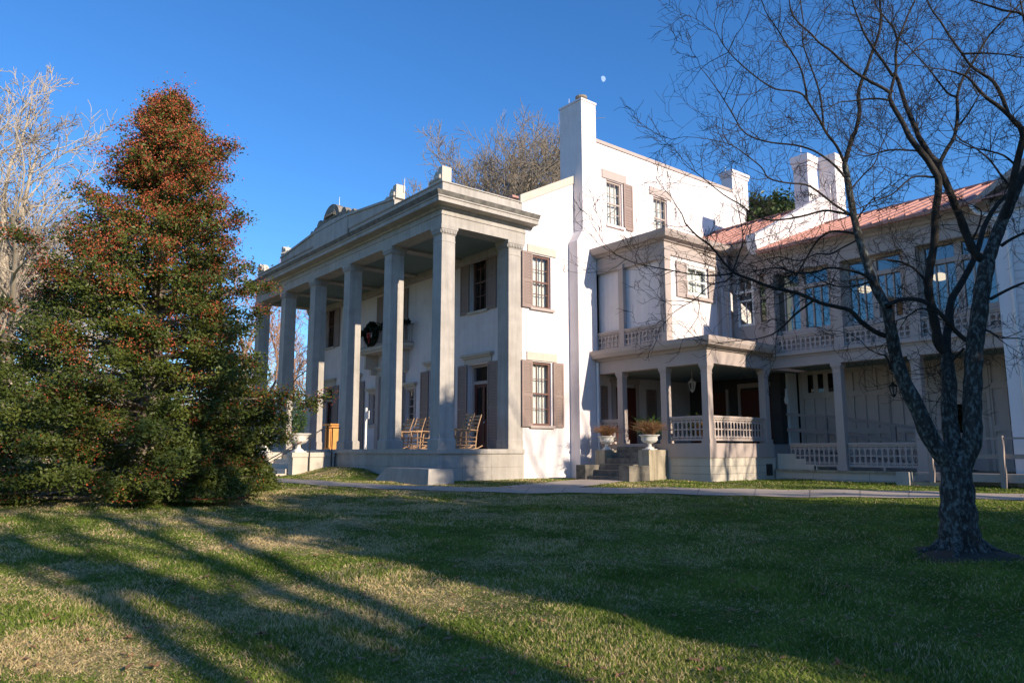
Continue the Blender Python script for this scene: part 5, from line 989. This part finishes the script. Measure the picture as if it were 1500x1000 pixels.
bare_tree('shade_tree', 'bare tree beyond the right edge casting faint shadows on the house wall', 35, 8.0, 19, .28, 'bark_grey', 36, 3, (0, 0), forks=6, spread=(25, 45), zf=.4, nch=(3, 5))
bare_tree('pale_tree', 'pale barked leafless tree nearest the left edge behind the holly', -24.6, -9.6, 21.5, .42, 'bark_pale', 41, 4, (0, .02), forks=8, spread=(22, 45), zf=.12, rmin=.018, nch=(5, 7))
bare_tree('pale_tree', 'pale leafless tree farther back at the left edge', -33, -14.5, 20, .38, 'bark_pale', 42, 4, (0, 0), forks=8, spread=(25, 50), zf=.1, rmin=.02, nch=(5, 7))
bare_tree('pale_tree', 'smaller pale leafless tree between the two at the left edge', -31, -10.5, 16, .3, 'bark_pale', 45, 4, (0, 0), forks=8, spread=(25, 50), zf=.1, rmin=.02, nch=(5, 7))
bare_tree('pale_tree', 'tan leafless tree close behind the left flank of the holly', -34, -6.5, 13, .28, 'bark_grey', 46, 4, (0, 0), forks=8, spread=(25, 50), zf=.1, rmin=.02, nch=(5, 7))
bare_tree('bare_tree', 'big round crowned leafless tree rising behind the portico roof', -27.4, 26.6, 29, .6, 'bark_grey', 47, 4, (0, 0), forks=18, spread=(30, 68), zf=.44, rmin=.021, nch=(7, 9), ratio=(.46, .62), reach=1.15)
bare_tree('bare_tree', 'leafless tree peeping out left of the tall chimney', -27, 31, 29, .45, 'bark_grey', 44, 4, (0, 0), forks=7, spread=(25, 50), zf=.35, rmin=.022, nch=(5, 6))
for i, (x, y, H, m_, lb) in enumerate(((-22.5, -11.2, 17.5, 'bark_grey', 'grey leafless tree right at the left edge of the picture'), (-29, -7.2, 15.5, 'bark_pale', 'pale leafless tree touching the left outline of the holly'), (-38, -13, 15, 'bark_grey', 'grey leafless tree far back at the left edge'))):
    bare_tree('bare_tree', lb, x, y, H, .26, m_, 60 + i, 4, (0, 0), forks=9, spread=(20, 45), zf=.08, rmin=.017, nch=(6, 7))
for i, (x, y, H, lb) in enumerate(((-38, 6.5, 17.5, 'reddish leafless tree above the left end of the portico roof'), (-44, 12, 15, 'reddish leafless tree seen between the two leftmost columns'), (-40, 15.5, 14.5, 'reddish leafless tree seen left of the third column'))):
    bare_tree('bare_tree', lb, x, y, H, .3, 'bark_red', 50 + i, 4, (0, 0), forks=8, spread=(20, 45), zf=.1, rmin=.02, nch=(4, 6))
# unseen evergreens added far to the right to shut off the low sky
for i in range(11):
    evergreen('sky_block_evergreen', 'unseen evergreen added far to the right to block the low sky', 64 + 3 * math.sin(i * 2.1), -44 + i * 9.5, 14.5 + 1.5 * math.sin(i * 1.3), 5.4, 100 + i, 90, .5, .5)['group'] = 'added sky-blocking evergreens'
# woodland edge
g = np.random.default_rng(77); out = []
for q in range(150):
    a = rad(g.uniform(51.1 + 90 - 4, 51.1 + 90 + 41)); d = g.uniform(58, 95); x = CAM[0] + d * math.cos(a); y = CAM[1] + d * math.sin(a); H = g.uniform(3.5, 9)
    if x > -19 and y > 2: continue
    for k in range(4): grow(g, out, (x + g.normal() * .8, y + g.normal() * .8, .4), (g.normal() * .25, g.normal() * .25, 1), H * g.uniform(.6, 1), .05, 1, 3, .06, .22, (6, 8), (.4, .6), (25, 60), .022, .1)
tag(tubes(out, range(0, 9)).build('distant_woods', 'bark_pale'), 'tangle of bare tan brushwood along the far edge of the grounds', 'woods', kind='stuff')
mound('shrub', 'yellow green bush beyond the portico, seen under the holly branches', -22, -2.2, 1.6, 1.6, 2.6, 3500, 'boxwood', .09, 6)
mound('shrub', 'olive green bush at far left behind the holly', -20.5, -9.2, 2.2, 2.2, 3.6, 5000, 'evergreen', .1, 7)
# ---- the moon
b = MB(); b.sm = True; mx, my, mz = -669.2, 711.3, 531.5; V = []
vd = Vector((mx - CAM[0], my - CAM[1], mz - CAM[2])).normalized(); rr_ = vd.cross(Vector((0, 0, 1))).normalized(); uu = rr_.cross(vd).normalized(); ax = (rr_ * .8 + uu * .25).normalized(); bx = ax.cross(vd).normalized(); R_ = 4.1
n1, n2 = 40, 24
for i in range(n1 + 1):
    th = -math.pi / 2 + math.pi * i / n1
    for j in range(n2 + 1):
        ph = math.pi * (-.12 + .62 * j / n2) - .12; q = (ax * math.cos(th) * math.sin(ph * 1.0) + bx * math.sin(th) - vd * math.cos(th) * math.cos(ph)) * R_; V.append((mx + q.x, my + q.y, mz + q.z))
b.add(V, {4: [(i * (n2 + 1) + j, i * (n2 + 1) + j + 1, (i + 1) * (n2 + 1) + j + 1, (i + 1) * (n2 + 1) + j) for i in range(n1) for j in range(n2)]})
M['moon'] = emit('moonlight', (.36, .50, .78), 1.0); tag(b.build('moon', 'moon'), 'small pale gibbous moon in the blue sky above the house', 'moon')
